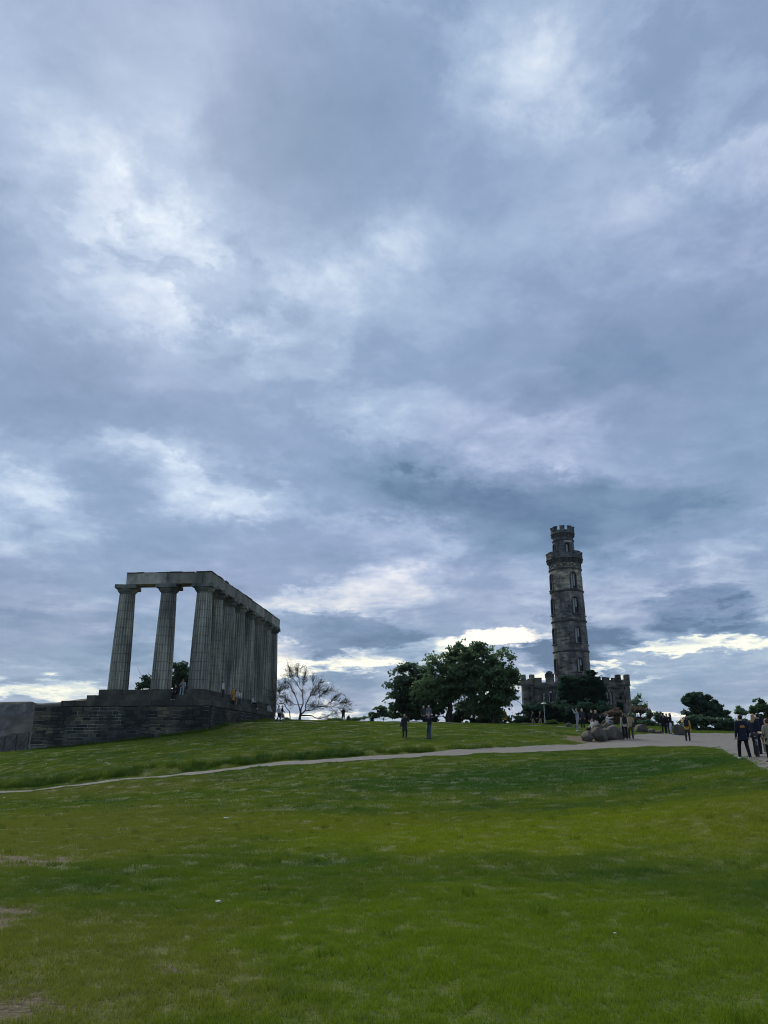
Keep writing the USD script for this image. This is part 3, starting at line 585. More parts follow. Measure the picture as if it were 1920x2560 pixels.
# ---------------------------------------------------------------- trees and bushes
def leaf_look(name, dark, mid, light, trans=.55, blotch=.5, k=3.05):
    dark, mid, light = (tuple(int(v * k) for v in c) for c in (dark, mid, light)); g = G(); pos = g('geometry', 'position'); r = g('geometry', 'random_per_island')
    c = g.ramp(r, [(0, lin(*dark)), (.55, lin(*mid)), (1, lin(*light))])
    c = g.mix(g.rng(g.noise(pos, blotch, 3, .5), .4, .65, 0, .6), c, lin(*dark))
    p = g('principled_bsdf', 'BSDF', base_color=c, roughness=.7, specular_ior_level=.2); t = g('translucent_bsdf', 'BSDF', color=c)
    g.done(name, g('mix_closure', 'closure', fac=trans, closure1=p, closure2=t))
leaf_look('leaf_dark', (22, 30, 23), (37, 46, 33), (58, 66, 44)); leaf_look('leaf_mid', (30, 40, 27), (50, 58, 38), (78, 80, 50), k=2.6); leaf_look('leaf_autumn', (62, 66, 52), (92, 96, 72), (122, 122, 90), k=1.1)
leaf_look('leaf_ivy', (16, 30, 23), (26, 43, 31), (43, 60, 40), k=2.1); leaf_look('leaf_olive', (34, 42, 32), (54, 58, 42), (84, 80, 56)); leaf_look('leaf_russet', (34, 30, 26), (54, 46, 36), (74, 62, 44)); leaf_look('leaf_fresh', (46, 62, 28), (76, 90, 38), (108, 112, 52), k=1.35)
stone('bark', (34, 33, 31), (54, 51, 46), (76, 71, 62), 2.0, .3, .5)
def foliage(lobes, n, size, seed, gap=.47, flat=.35):
    """leaf sprays spread through the lobes' volume: (centre, radii, share)"""
    rg = np.random.default_rng(seed); V = []; wts = np.array([r[0] * r[1] + r[0] * r[2] for c, r, k in lobes]) * np.array([k for _, _, k in lobes]); wts /= wts.sum()
    for (c, r, k), w in zip(lobes, wts):
        m = max(int(n * w * 2.2), 20 if n > 600 and len(lobes) < 60 else 2); d = rg.normal(size=(m, 3)); d /= np.linalg.norm(d, axis=1, keepdims=True)
        rad = 1.28 * rg.random(m) ** .46
        lumpy = .78 + .5 * meshkit.fbm(d * 2.1 + np.array(c) * .37, 3, seed)
        p = np.array(c) + d * np.array(r) * (rad * lumpy)[:, None]
        q = meshkit.fbm(p / V3(.95, .95, .62) / max(1, size * 4), 3, seed + 1); keep = q > gap + np.clip((rad - .75) * .22, -.05, .12)
        p, d = p[keep], d[keep]; m = len(p)
        nrm = d * .7 + rg.normal(size=(m, 3)) * .8 + V3(0, 0, .35); nrm /= np.linalg.norm(nrm, axis=1, keepdims=True)
        t = np.cross(nrm, rg.normal(size=(m, 3))); t /= np.linalg.norm(t, axis=1, keepdims=True); b = np.cross(nrm, t)
        s = size * rg.uniform(.55, 1.25, (m, 1)); e = s * rg.uniform(.45, .8, (m, 1)); droop = nrm * s * rg.uniform(-.25, .25, (m, 1))
        V.append(np.stack([p - t * s, p - b * e + droop, p + t * s, p + b * e + droop], 1))
    V = np.vstack(V); m = len(V); f = np.arange(m)[:, None] * 4 + np.array([[0, 1, 2, 3]])
    return V.reshape(-1, 3), f
def branchy(base, tips, r0, rg, bend=.25, n=7):
    """a trunk with limbs that reach for the tips"""
    parts = []; top = np.mean(tips, 0); fork = base + (top - base) * .42; fork[:2] = base[:2] + (top - base)[:2] * .25
    k = np.linspace(0, 1, n); trunk = base + (fork - base) * k[:, None]; trunk[1:-1] += rg.normal(0, .05, (n - 2, 3)); trunk[0, 2] -= .4
    parts.append(tube(trunk, np.linspace(r0, r0 * .62, n) * np.where(k < .1, 1.35, 1), 8))
    for t in tips:
        mid = (fork + t) / 2 + rg.normal(0, 1, 3) * np.linalg.norm(t - fork) * bend * .5; kk = np.linspace(0, 1, 8)[:, None]
        L = (1 - kk) ** 2 * fork + 2 * kk * (1 - kk) * mid + kk ** 2 * t; parts.append(tube(L, np.linspace(r0 * .5, r0 * .08, 8), 6))
        for _ in range(3):
            i = rg.integers(3, 7); e = L[i] + rg.normal(0, 1, 3) * .22 * np.linalg.norm(t - fork); parts.append(tube(np.linspace(L[i], e, 4) + np.vstack([np.zeros(3), rg.normal(0, .06, (2, 3)), np.zeros(3)]), np.linspace(r0 * .16, r0 * .04, 4), 5))
    return cat_(parts)
def lobes_px(conv, spec, Y):
    """(x, y, rx, ry[, share[, depth offset]]) in a zoomed view -> ellipsoids in the place"""
    out = []
    for q in spec:
        x, y, rx, ry = q[:4]; k = q[4] if len(q) > 4 else 1.0; dy = q[5] if len(q) > 5 else 0.0
        (u, v), (u2, v2) = conv(x, y), conv(x + rx, y - ry); d = Y + dy; a, b, c2 = at(u, v, d), at(u2, v, d), at(u, v2, d); r1, r2 = abs(b[0] - a[0]), abs(c2[2] - a[2])
        out.append((a, (r1, max(min(r1, r2 * 1.3), .5) * .9, r2), k))
    return out
def Zc(x0, y0, k): return lambda x, y: (x0 + k * x, y0 + k * y)
Z1, Z2, Z4, Z5, ZR, ZT = Zc(200, 1380, .33755), Zc(1240, 1280, .2712), Zc(640, 1580, .42194), Zc(1280, 1640, .38577), Zc(1700, 1720, .13261), Zc(660, 1640, .14467)
def tree(name, label, conv, spec, Y, n, size, mat, seed, base=None, r0=.22, cat='tree', group=None, gap=.47, ntips=7, parts=('trunk', 'crown')):
    rg = np.random.default_rng(seed); lb = lobes_px(conv, spec, Y); cs = np.array([l[0] for l in lb])
    if base is None: b = V3(cs[:, 0].mean(), Y, 0)
    else: u, v = conv(*base); p = at(u, v, Y); b = V3(p[0], Y, 0)
    b[2] = hz(b[0], b[1]); t = thing(name, label, cat, b, group=group)
    tips = [np.array(lb[i % len(lb)][0]) + rg.normal(0, .35, 3) * np.array(lb[i % len(lb)][1]) for i in range(max(ntips, len(lb)))]
    tr = branchy(b, tips, r0, rg).apply_translation(-b); obj(parts[0], tr, 'bark', t, smooth=50)
    V, f = foliage(lb, int(n * 1.3), size * .66, seed, gap + .015); obj(parts[1], (V - b, f), mat, t)
    return t
bush = lambda *a, **k: tree(*a, cat='shrub', parts=('stems', 'foliage'), r0=.06, **k)
# the dense group between temple and tower
tree('broad_tree', 'dark dense low-spreading tree at the left of the group between temple and tower', Z4, [(870, 320, 95, 110), (845, 425, 70, 65), (950, 275, 85, 75), (905, 232, 60, 40), (940, 430, 80, 60, .8), (880, 470, 60, 30, .6), (990, 330, 90, 105), (1000, 430, 95, 60)], 92, 7000, .30, 'leaf_dark', 11, (1015, 540), .3)
tree('broad_tree', 'tallest tree of the group left of the tower, olive tipped crown', Z4, [(1260, 165, 110, 85), (1235, 265, 150, 115), (1180, 125, 60, 50, .8), (1310, 112, 65, 40, .8), (1060, 350, 120, 100), (1040, 420, 100, 55, .8), (1060, 185, 70, 62, .45), (1150, 330, 90, 90), (1380, 190, 70, 80, .9), (1120, 430, 80, 50, .5)], 88, 11000, .30, 'leaf_mid', 12, (1140, 545), .38)
tree('broad_tree', 'drooping feathery tree on the right side of the group by the tower', Z4, [(1400, 335, 125, 115), (1450, 235, 80, 75), (1465, 150, 70, 58, .45), (1505, 285, 58, 70, .7), (1330, 430, 110, 70), (1480, 370, 65, 60, .7), (1500, 430, 35, 50, .35), (1330, 300, 80, 90), (1430, 470, 60, 45, .6)], 86, 9500, .28, 'leaf_mid', 13, (1400, 550), .3)
bush('bush', 'wide dark thicket under the crowns of the tree group', Z4, [(1350, 495, 140, 52), (1240, 480, 80, 60, .8), (1440, 520, 90, 30), (1090, 500, 60, 45, .8), (1160, 515, 70, 35), (1290, 530, 90, 25), (1010, 520, 60, 28), (930, 505, 60, 25, .8)], 90, 6500, .26, 'leaf_dark', 14)
bush('bush', 'small rounded bush on the skyline left of the tree group', Z4, [(735, 468, 36, 26), (700, 490, 30, 16), (775, 485, 30, 18), (820, 495, 40, 16)], 104, 1500, .22, 'leaf_mid', 15)
bush('bush', 'low scrub on the skyline beside the dirt mound', Z4, [(655, 505, 30, 10), (600, 515, 40, 8), (560, 520, 40, 8)], 100, 700, .16, 'leaf_olive', 16)
# seen between the columns
tree('broad_tree', 'dark rounded tree seen between the temple columns', Z1, [(740, 885, 70, 66), (785, 940, 75, 60), (705, 950, 60, 50), (760, 1000, 90, 30), (830, 900, 60, 60)], 118, 4200, .34, 'leaf_dark', 17, (760, 1060), .35)
tree('broad_tree', 'smaller dark tree low behind the second temple column from the left', Z1, [(500, 955, 45, 42), (460, 992, 42, 30), (540, 990, 50, 36), (590, 985, 50, 40)], 116, 2300, .30, 'leaf_dark', 18, (520, 1060), .25)
# right hand side
tree('broad_tree', 'dark bushy tree on the right, beyond the gravel, behind the yellow jacket', ZR, [(225, 165, 85, 105), (360, 240, 140, 120), (150, 240, 95, 100), (480, 215, 100, 80), (620, 300, 90, 90), (760, 400, 90, 80), (880, 470, 70, 70), (350, 450, 200, 150), (560, 480, 200, 150), (800, 570, 150, 110), (60, 430, 70, 60, .6)], 84, 9000, .26, 'leaf_dark', 19, (430, 860), .3)
bush('bush', 'thick dark hedge at the foot of the right hand tree', ZR, [(300, 680, 220, 150), (550, 700, 220, 140), (800, 720, 200, 130), (960, 760, 140, 100), (120, 720, 140, 110), (-60, 780, 120, 80)], 80, 6000, .24, 'leaf_dark', 20)
tree('broad_tree', 'thin airy tree between the two right hand trees', ZR, [(1120, 440, 70, 90, .5), (1210, 480, 80, 110, .5), (1080, 560, 70, 80, .6), (1160, 620, 110, 100, .7)], 92, 1700, .24, 'leaf_olive', 21, (1150, 860), .14, gap=.5)
tree('broad_tree', 'bushy tree at the right edge of the view', ZR, [(1500, 350, 110, 120), (1420, 430, 90, 90, .7), (1600, 420, 120, 110), (1700, 520, 160, 140), (1480, 560, 140, 120), (1620, 650, 180, 140), (1380, 680, 120, 110), (1520, 240, 50, 50, .6), (1800, 600, 160, 140)], 86, 6500, .26, 'leaf_mid', 22, (1560, 860), .28)
bush('bush', 'scrub at the edge of the gravel behind the walkers on the right', ZR, [(1250, 780, 140, 80), (1450, 790, 160, 80), (1650, 800, 160, 80), (1100, 810, 80, 50)], 82, 2600, .22, 'leaf_dark', 23)
tree('broad_tree', 'sparse small tree standing right of the castellated house', Z2, [(1290, 1735, 40, 45, .5), (1340, 1715, 45, 40, .5), (1370, 1770, 40, 45, .6), (1320, 1790, 60, 45)], 104, 1500, .2, 'leaf_olive', 24, (1325, 1880), .12, gap=.5)
bush('bush', 'purplish brown bush against the right corner of the house', Z2, [(1280, 1830, 60, 55), (1340, 1850, 65, 60), (1260, 1890, 60, 50), (1400, 1880, 50, 45)], 100, 2600, .2, 'leaf_russet', 25)
bush('bush', 'dark bank of scrub between the house and the gravel', Z5, [(770, 430, 60, 50), (840, 440, 60, 40), (900, 420, 55, 42), (945, 400, 45, 30), (960, 440, 60, 40), (1010, 450, 50, 36), (1060, 460, 40, 30), (870, 380, 30, 30, .6)], 92, 4200, .22, 'leaf_dark', 26)
# below the tower
bush('bush', 'broad dark green shrubs massed below the house wall and its door', Z2, [(300, 1850, 80, 70), (400, 1825, 90, 60), (500, 1815, 80, 60), (600, 1830, 90, 70), (240, 1900, 70, 55), (350, 1910, 100, 60), (480, 1900, 100, 70), (600, 1910, 90, 60), (170, 1940, 60, 36)], 100, 9000, .22, 'leaf_ivy', 27)
bush('bush', 'dark shrubs in front of the ivy behind the person taking a photo', Z2, [(700, 1830, 90, 80), (800, 1820, 100, 80), (900, 1830, 100, 80), (980, 1850, 90, 80), (720, 1920, 100, 60), (850, 1920, 110, 60), (980, 1930, 90, 50), (1060, 1900, 60, 50)], 98, 8500, .22, 'leaf_ivy', 28)
bush('bush', 'reddish brown low shrubs behind the boulders', Z2, [(1040, 1890, 50, 45), (1100, 1880, 60, 60), (1160, 1900, 60, 50), (1010, 1930, 50, 30)], 93, 2000, .2, 'leaf_russet', 29)
bush('bush', 'bright yellow-green weeds at the lawn edge right of the lamp', Z2, [(490, 1945, 40, 22), (540, 1940, 40, 24), (590, 1955, 40, 18), (440, 1962, 30, 12)], 86, 1300, .13, 'leaf_fresh', 30)
ivy = thing('ivy', 'thick dark ivy smothering the front corner of the tower house', 'ivy', at(*Z2(780, 1800), 108))
ib = at(*Z2(780, 1800), 108)
V, f = foliage(lobes_px(Z2, [(650, 1650, 65, 100), (730, 1630, 95, 90), (800, 1640, 110, 100), (890, 1600, 90, 100), (885, 1520, 34, 50), (955, 1640, 55, 95), (640, 1565, 42, 50), (700, 1560, 80, 24), (790, 1540, 80, 20), (740, 1740, 150, 70), (900, 1740, 100, 80), (870, 1480, 30, 22)], 108.6), 26000, .15, 31, .42)
obj('ivy_leaves', (V - ib, f), 'leaf_ivy', ivy)
rg = np.random.default_rng(6)
obj('ivy_stems', cat_([tube(np.array([at(*Z2(740 + dx, 1900), 109.3), at(*Z2(740 + dx * 1.3 + rg.normal(0, 10), 1750), 109.2), at(*Z2(760 + dx * 2, 1600), 109)]) - ib, [.07, .05, .02], 5) for dx in (-60, -30, 0, 40, 70)]), 'bark', ivy)
ivy2 = thing('ivy', 'narrow ivy climbing the foot of the right corner turret', 'ivy', at(*Z2(1140, 1850), 112))
ib = at(*Z2(1140, 1850), 112)
V, f = foliage(lobes_px(Z2, [(1140, 1800, 28, 70), (1110, 1860, 50, 45), (1150, 1730, 16, 30)], 112.8), 3600, .13, 32, .42)
obj('ivy_leaves', (V - ib, f), 'leaf_ivy', ivy2); obj('ivy_stems', tube(np.array([at(*Z2(1140, 1900), 113), at(*Z2(1142, 1740), 113)]) - ib, [.06, .02], 5), 'bark', ivy2)

# the nearly leafless tree beside the temple: its limbs as they grow
def bare_tree(name, label, Y, limbs, base, twigs, leaves, seed, env=None):
    rg = np.random.default_rng(seed); b0 = at(*ZT(*base), Y); b = V3(b0[0], Y, hz(b0[0], Y)); t = thing(name, label, 'tree', b)
    m = at(*ZT(1, 0), Y)[0] - at(*ZT(0, 0), Y)[0]; P = lambda x, y, d: at(*ZT(x, y), Y + d)
    wood, ends, L3 = [], [], []
    for li, limb in enumerate(limbs):
        dirn = rg.normal(0, 1) if li else 0; L = len(limb); pts = []
        for i, (x, y, w) in enumerate(limb): pts.append(P(x, y, dirn * .0035 * math.hypot(x - base[0], y - base[1])))
        pts = np.array(pts)
        if li == 0: pts[0, 2] = b[2] - .3
        k = np.linspace(0, L - 1, (L - 1) * 4 + 1); sm = np.stack([np.interp(k, range(L), pts[:, j]) for j in range(3)], 1)
        sm[1:-1] = (sm[:-2] + 2 * sm[1:-1] + sm[2:]) / 4; sm[1:-1] = (sm[:-2] + 2 * sm[1:-1] + sm[2:]) / 4
        rr = np.interp(k, range(L), [w * m * .5 for _, _, w in limb]); wood.append(tube(sm, rr * 1.1, 7)); L3.append((sm, rr))
    tw = []
    for sm, rr in L3[1:]:
        for _ in range(twigs):
            i = rg.integers(len(sm) // 3, len(sm)); o = sm[i]; out = o - (b + V3(0, 0, 2.2)); out /= np.linalg.norm(out) + 1e-6
            d = out * .9 + rg.normal(0, .6, 3) + V3(0, 0, .25); d /= np.linalg.norm(d); ln = rg.uniform(.4, 1.1)
            pts = o + np.cumsum(np.vstack([np.zeros(3), (d + rg.normal(0, .35, (4, 3))) * ln / 4]), 0); tw.append(tube(pts, np.linspace(.020, .010, 5), 4, False)); ends.append(pts[-1])
            for _ in range(3):
                j = rg.integers(1, 5); d2_ = d + rg.normal(0, .8, 3); d2_ /= np.linalg.norm(d2_); p2 = pts[j] + np.cumsum(np.vstack([np.zeros(3), (d2_ + rg.normal(0, .3, (3, 3))) * ln / 7]), 0)
                tw.append(tube(p2, np.linspace(.011, .007, 4), 3, False)); ends.append(p2[-1])
    obj('trunk', wood[0].apply_translation(-b), 'bark', t, smooth=50)
    [obj('limb', w_.apply_translation(-b), 'bark', t, smooth=50) for w_ in wood[1:]]; obj('twigs', cat_(tw).apply_translation(-b), 'bark', t, kind='stuff')
    ends = np.array(ends); keep = meshkit.fbm(ends / 1.1, 2, seed) > (1 - leaves) * .75 + .1; ends = ends[keep]
    lob = [(e, (.22, .22, .16), 1) for e in ends]; V, f = foliage(lob, len(lob) * 1.0, .062, seed, .2); obj('leaves', (V - b, f), 'leaf_autumn', t, kind='stuff')
bare_tree('bare_tree', 'nearly leafless spreading tree with crooked limbs right of the temple', 95, [
 [(610, 1160, 50), (620, 1060, 40), (635, 990, 34)],
 [(635, 1000, 26), (640, 900, 20), (680, 830, 18), (670, 720, 15), (660, 620, 12), (600, 540, 9), (550, 450, 7), (500, 390, 5), (430, 370, 3)],
 [(632, 990, 22), (610, 880, 17), (570, 760, 14), (540, 680, 12), (490, 610, 11), (480, 540, 9), (420, 460, 7), (330, 480, 4), (220, 520, 3)],
 [(640, 1010, 26), (720, 940, 20), (710, 850, 15), (780, 720, 13), (800, 680, 11), (830, 600, 7), (850, 500, 5), (840, 400, 3)],
 [(715, 945, 18), (850, 935, 14), (900, 880, 13), (950, 870, 11), (1050, 880, 9), (1200, 880, 7), (1300, 900, 4), (1400, 920, 3)],
 [(930, 875, 10), (950, 760, 9), (960, 700, 8), (950, 600, 6), (930, 500, 4), (980, 450, 3)],
 [(640, 1030, 22), (830, 1025, 14), (880, 1070, 14), (980, 1080, 12), (1060, 1050, 10), (1180, 1000, 8), (1330, 970, 5), (1480, 960, 3)],
 [(680, 830, 9), (540, 850, 8), (480, 790, 6), (400, 750, 4), (330, 700, 3)],
 [(710, 900, 10), (770, 855, 8), (850, 850, 7), (900, 880, 6)],
 [(660, 620, 8), (670, 520, 6), (690, 400, 4), (740, 280, 3)], [(600, 540, 6), (620, 420, 5), (560, 300, 4), (590, 220, 3)], [(480, 540, 6), (400, 560, 4), (300, 590, 3)], [(550, 450, 5), (470, 310, 4), (440, 230, 3)],
 [(950, 700, 6), (1040, 620, 5), (1130, 590, 3)], [(1050, 880, 6), (1160, 780, 4), (1250, 690, 3)], [(1200, 880, 5), (1320, 800, 4), (1400, 820, 3)], [(780, 720, 6), (860, 660, 5), (900, 560, 3)]], (610, 1150), 34, .8, 41)
bare_tree('bare_tree', 'thin crooked bare tree close beside the end of the temple', 97, [
 [(455, 1160, 20), (450, 1040, 17), (440, 950, 15)], [(440, 955, 14), (380, 890, 12), (360, 830, 10), (310, 820, 8), (200, 840, 6), (185, 790, 4), (160, 740, 3)], [(310, 822, 7), (250, 740, 5), (200, 700, 4), (170, 640, 3)], [(370, 850, 6), (400, 760, 4), (360, 690, 3)], [(250, 740, 5), (280, 660, 4), (250, 590, 3)]], (455, 1150), 20, .7, 42)
bush('bush', 'low dark bush beside the walkers at the end of the temple', ZT, [(310, 1060, 60, 70), (370, 1090, 60, 50), (420, 1100, 50, 40), (260, 1110, 40, 40)], 100, 1700, .15, 'leaf_dark', 43)
bush('bush', 'low bush on the crest right of the bare tree', ZT, [(1150, 1110, 60, 28), (1260, 1105, 70, 34), (1340, 1115, 60, 26), (1080, 1130, 50, 16)], 99, 1300, .13, 'leaf_olive', 44)

# ---------------------------------------------------------------- grass
def patch(seed, half, n, h0, h1, w, lean=.5):
    rg = np.random.default_rng(seed); x, y = rg.uniform(-half, half, (2, n)); a = rg.uniform(0, 2 * math.pi, n); h = rg.uniform(h0, h1, n) * (.7 + .6 * meshkit.noise(np.stack([x * 6, y * 6, x * 0], -1), seed))
    dx, dy = np.cos(a), np.sin(a); l = rg.uniform(.1, lean, n) * h; b = rg.uniform(0, 2 * math.pi, n); ww = w * rg.uniform(.7, 1.3, n)
    z0 = np.full(n, -.01); P = lambda px, py, pz: np.stack([px, py, pz], -1)
    v0 = P(x - dx * ww, y - dy * ww, z0); v1 = P(x + dx * ww, y + dy * ww, z0); mx, my = x + np.cos(b) * l * .35, y + np.sin(b) * l * .35
    v2 = P(mx + dx * ww * .7, my + dy * ww * .7, h * .6); v3 = P(mx - dx * ww * .7, my - dy * ww * .7, h * .6); v4 = P(x + np.cos(b) * l, y + np.sin(b) * l, h)
    V = np.stack([v0, v1, v2, v3, v4], 1).reshape(-1, 3); k = np.arange(n)[:, None] * 5
    return V, np.vstack([k + [[0, 1, 2]], k + [[0, 2, 3]], k + [[3, 2, 4]]])
def blade_look(name, straw=.0, tint=None):
    g = G(); c, flat, n3 = grass_colour(g, True); r = g('geometry', 'random_per_island')
    c = g.mix(1.0, c, g.ramp(r, [(0, (.66, .70, .66)), (.5, (1, 1, 1)), (1, (1.28, 1.24, 1.15))]), 'multiply'); c = g.mix(g.rng(r, .95, .98, 0, .5), c, lin(122, 112, 66))
    if tint: c = g.mix(1.0, c, tint, 'multiply')
    p = g('principled_bsdf', 'BSDF', base_color=c, roughness=.6, specular_ior_level=.25); t = g('translucent_bsdf', 'BSDF', color=c)
    g.done(name, g('mix_closure', 'closure', fac=.3, closure1=p, closure2=t))
blade_look('blade_look'); blade_look('long_blade_look', tint=(.62, .72, .66))
def scatter(name, protos, mats, P, yaw, scl, label, cat, up=None):
    pi = UsdGeom.PointInstancer.Define(stage, numbered('/World/' + name)); root = str(pi.GetPath()); rel = pi.CreatePrototypesRel()
    for i, (m, mat) in enumerate(zip(protos, mats)): rel.AddTarget(usdkit.mesh(stage, f'{root}/tuft_{i:03d}' if i else f'{root}/tuft', m, '/World/Looks/' + mat).GetPath())
    n = len(P); rg = np.random.default_rng(n); pi.CreateProtoIndicesAttr(Vt.IntArray.FromNumpy(rg.integers(0, len(protos), n).astype(np.int32)))
    pi.CreatePositionsAttr(Vt.Vec3fArray.FromNumpy(np.asarray(P, np.float32))); e = .1
    zx = (height(P[:, 0] + e, P[:, 1]) - height(P[:, 0] - e, P[:, 1])) / (2 * e); zy = (height(P[:, 0], P[:, 1] + e) - height(P[:, 0], P[:, 1] - e)) / (2 * e)
    q = []
    for a, sx, sy in zip(yaw, np.clip(zx, -.5, .5), np.clip(zy, -.5, .5)):
        r = Gf.Rotation(Gf.Vec3d(0, 0, 1), math.degrees(a)) * Gf.Rotation(Gf.Vec3d(0, 0, 1), Gf.Vec3d(-sx, -sy, 1)); q.append(Gf.Quath(r.GetQuat()))
    pi.CreateOrientationsAttr(Vt.QuathArray(q)); pi.CreateScalesAttr(Vt.Vec3fArray.FromNumpy(np.asarray(scl, np.float32)))
    tagp(pi, label, cat, kind='stuff')
rg = np.random.default_rng(8)
def lawn_points(y0, y1, step, m=1.0):
    out = []
    y = y0
    while y < y1:
        hw = y * .56 + 1.2; xs_ = np.arange(-hw, hw, step); out.append(np.stack([xs_ + rg.uniform(-.5, .5, len(xs_)) * step, np.full(len(xs_), y) + rg.uniform(-.5, .5, len(xs_)) * step], 1)); y += step
    P = np.vstack(out); P = P[~inside(path_poly.buffer(.06), P[:, 0], P[:, 1])]; P = P[~inside(crest.buffer(.3), P[:, 0], P[:, 1])]
    for cx, cy, rx, ry in DIRT:
        nz = meshkit.fbm(np.column_stack([P * 1.6, P[:, 0] * 0]), 4, 3) - .5; P = P[np.hypot((P[:, 0] - cx) / rx, (P[:, 1] - cy) / ry) + nz[np.arange(len(P))] * .9 > .78 - .62 * (rg.random(len(P)) < .16)]
    lx = (P[:, 0] - MO[0]) * math.cos(MTH) - (P[:, 1] - MO[1]) * math.sin(MTH); ly = (P[:, 0] - MO[0]) * math.sin(MTH) + (P[:, 1] - MO[1]) * math.cos(MTH)
    P = P[~((lx > -15.3) & (lx < 2.0) & (ly > -2.0) & (ly < 30))]; P = P[np.hypot((P[:, 0] - 16.2) / 4.2, (P[:, 1] - 57.5) / 5) > .75]
    return np.column_stack([P, height(P[:, 0], P[:, 1])])
def put(name, P, protos, mats, label, s0=.75, s1=1.25):
    n = len(P); s = rg.uniform(s0, s1, n); cl = .78 + .44 * meshkit.fbm(np.column_stack([P[:, :2] * .9, P[:, 0] * 0]), 3, 7); scatter(name, protos, mats, P, rg.uniform(0, 6.283, n), np.column_stack([np.ones(n), np.ones(n), s * cl]), label, 'grass')
put('grass', lawn_points(4.2, 13, .21), [patch(60 + i, .15, 300, .016, .046, .0020) for i in range(5)], ['blade_look'] * 5, 'short mown grass of the near lawn')
put('grass', lawn_points(13, 27, .34), [patch(70 + i, .24, 300, .020, .052, .0032) for i in range(4)], ['blade_look'] * 4, 'short mown grass of the hollow of the lawn')
put('grass', lawn_points(27, 58, .62), [patch(80 + i, .44, 340, .026, .064, .0060) for i in range(4)], ['blade_look'] * 4, 'short mown grass on either side of the path')
put('grass', lawn_points(58, 84, .95), [patch(90 + i, .68, 300, .03, .075, .011) for i in range(3)], ['blade_look'] * 3, 'short mown grass up to the crest')
put('grass', lawn_points(84, 108, 1.3), [patch(95 + i, .9, 260, .04, .09, .016) for i in range(3)], ['blade_look'] * 3, 'grass beyond the crest path')
# rough long grass along the bank above the path and at the foot of the plinth
bank = []
for i in range(8):
    a, b = at(*NEAR[i]), at(*NEAR[i + 1])
    for k in rg.random(int(abs(b[0] - a[0]) * 13)):
        p = a + (b - a) * k; t = abs(rg.normal(0, 1)); bank.append((p[0], p[1] + 2.55 + t * (.85 if i < 6 else .35)))
for k in rg.random(260): p = mon(-2.05 - abs(rg.normal(0, .35)), -1.8 + 17 * k); bank.append((p[0], p[1]))
for k in rg.random(160): p = mon(-2 + 24 * k, -2.1 - abs(rg.normal(0, .3))); bank.append((p[0], p[1]))
bank = np.array(bank); bank = bank[meshkit.fbm(np.column_stack([bank * .45, bank[:, 0] * 0]), 3, 4) > .40]; bank = bank[~inside(path_poly.buffer(.15), bank[:, 0], bank[:, 1])]
put('long_grass', np.column_stack([bank, height(bank[:, 0], bank[:, 1])]), [patch(100 + i, .30, 90, .10, .30, .010, .9) for i in range(3)], ['long_blade_look'] * 3, 'dark rough grass along the bank above the path', .6, 1.2)
# scattered tufts and weeds in the lawn
tf = lawn_points(5, 46, 1.1); tf = tf[rg.random(len(tf)) < .45]
put('tall_tufts', tf, [patch(110 + i, .10, 60, .05, .12, .0035, .8) for i in range(3)], ['long_blade_look'] * 3, 'taller darker tufts dotted over the lawn')

# ---------------------------------------------------------------- the hill with cliffs far to the left
def hill_look():
    g = G(); pos = g('geometry', 'position'); nz = g('separate_xyz', 'z', vector=g('geometry', 'normal'))
    rock = g.ramp(g.noise(g.vm('multiply', pos, (1, 1, .4)), .07, 8, .72), [(.40, lin(18, 23, 30)), (.5, lin(52, 56, 61)), (.60, lin(94, 95, 93))])
    veg = g.ramp(g.noise(pos, .03, 5, .6), [(.42, lin(26, 31, 32)), (.58, lin(70, 72, 62))])
    c = g.mix(g.rng(nz, .45, .72), rock, veg)
    g.done('hill_look', g('principled_bsdf', 'BSDF', base_color=c, roughness=.95, specular_ior_level=.1))
hill_look()
def crag():
    u = np.linspace(-900, 620, 170); t = np.linspace(0, 1, 60); D = 1150.0; V = []
    top_v = np.interp(u, [-900, -400, -150, 0, 40, 78, 100, 150, 200, 250, 330, 420, 620], [1790, 1766, 1757, 1755, 1754, 1753.5, 1761, 1758, 1749, 1746, 1752, 1775, 1850])
    for uu, tv in zip(u, top_v):
        top = at(uu, tv, D); col = []
        for s in t:
            # from the foot, up the scree, up the cliff, and over the grassy back
            if s < .35: f = s / .35; y, z = -260 + 190 * f, -92 + (top[2] + 92) * .45 * f ** 1.3
            elif s < .6: f = (s - .35) / .25; y, z = -70 + 46 * f, top[2] * .45 - 92 * .55 + (top[2] + 92) * .55 * f ** .8
            else: f = (s - .6) / .4; y, z = -24 + 700 * f, top[2] - (top[2] + 92) * f ** 1.6 + (18 * math.sin(f * 3) if uu > 90 else 0) * (1 - f)
            col.append((top[0] * (1 + y / D), D + y, z))
        V.append(col)
    V = np.array(V); sh = V.shape; P = V.reshape(-1, 3); n = meshkit.fbm(P / V3(60, 60, 90), 5, 3) - .5; k = np.tile(np.where((t > .2) & (t < .62), 1.0, .25), sh[0])
    P[:, 1] += n * 70 * k; P[:, 2] += n * 16 * np.tile(np.where(t < .55, 1, .25), sh[0]); i = np.arange(sh[0] * sh[1]).reshape(sh[:2])
    return P, np.stack([i[:-1, :-1], i[1:, :-1], i[1:, 1:], i[:-1, 1:]], -1).reshape(-1, 4)
obj('hills', crag(), 'hill_look', smooth=35, kind='structure')
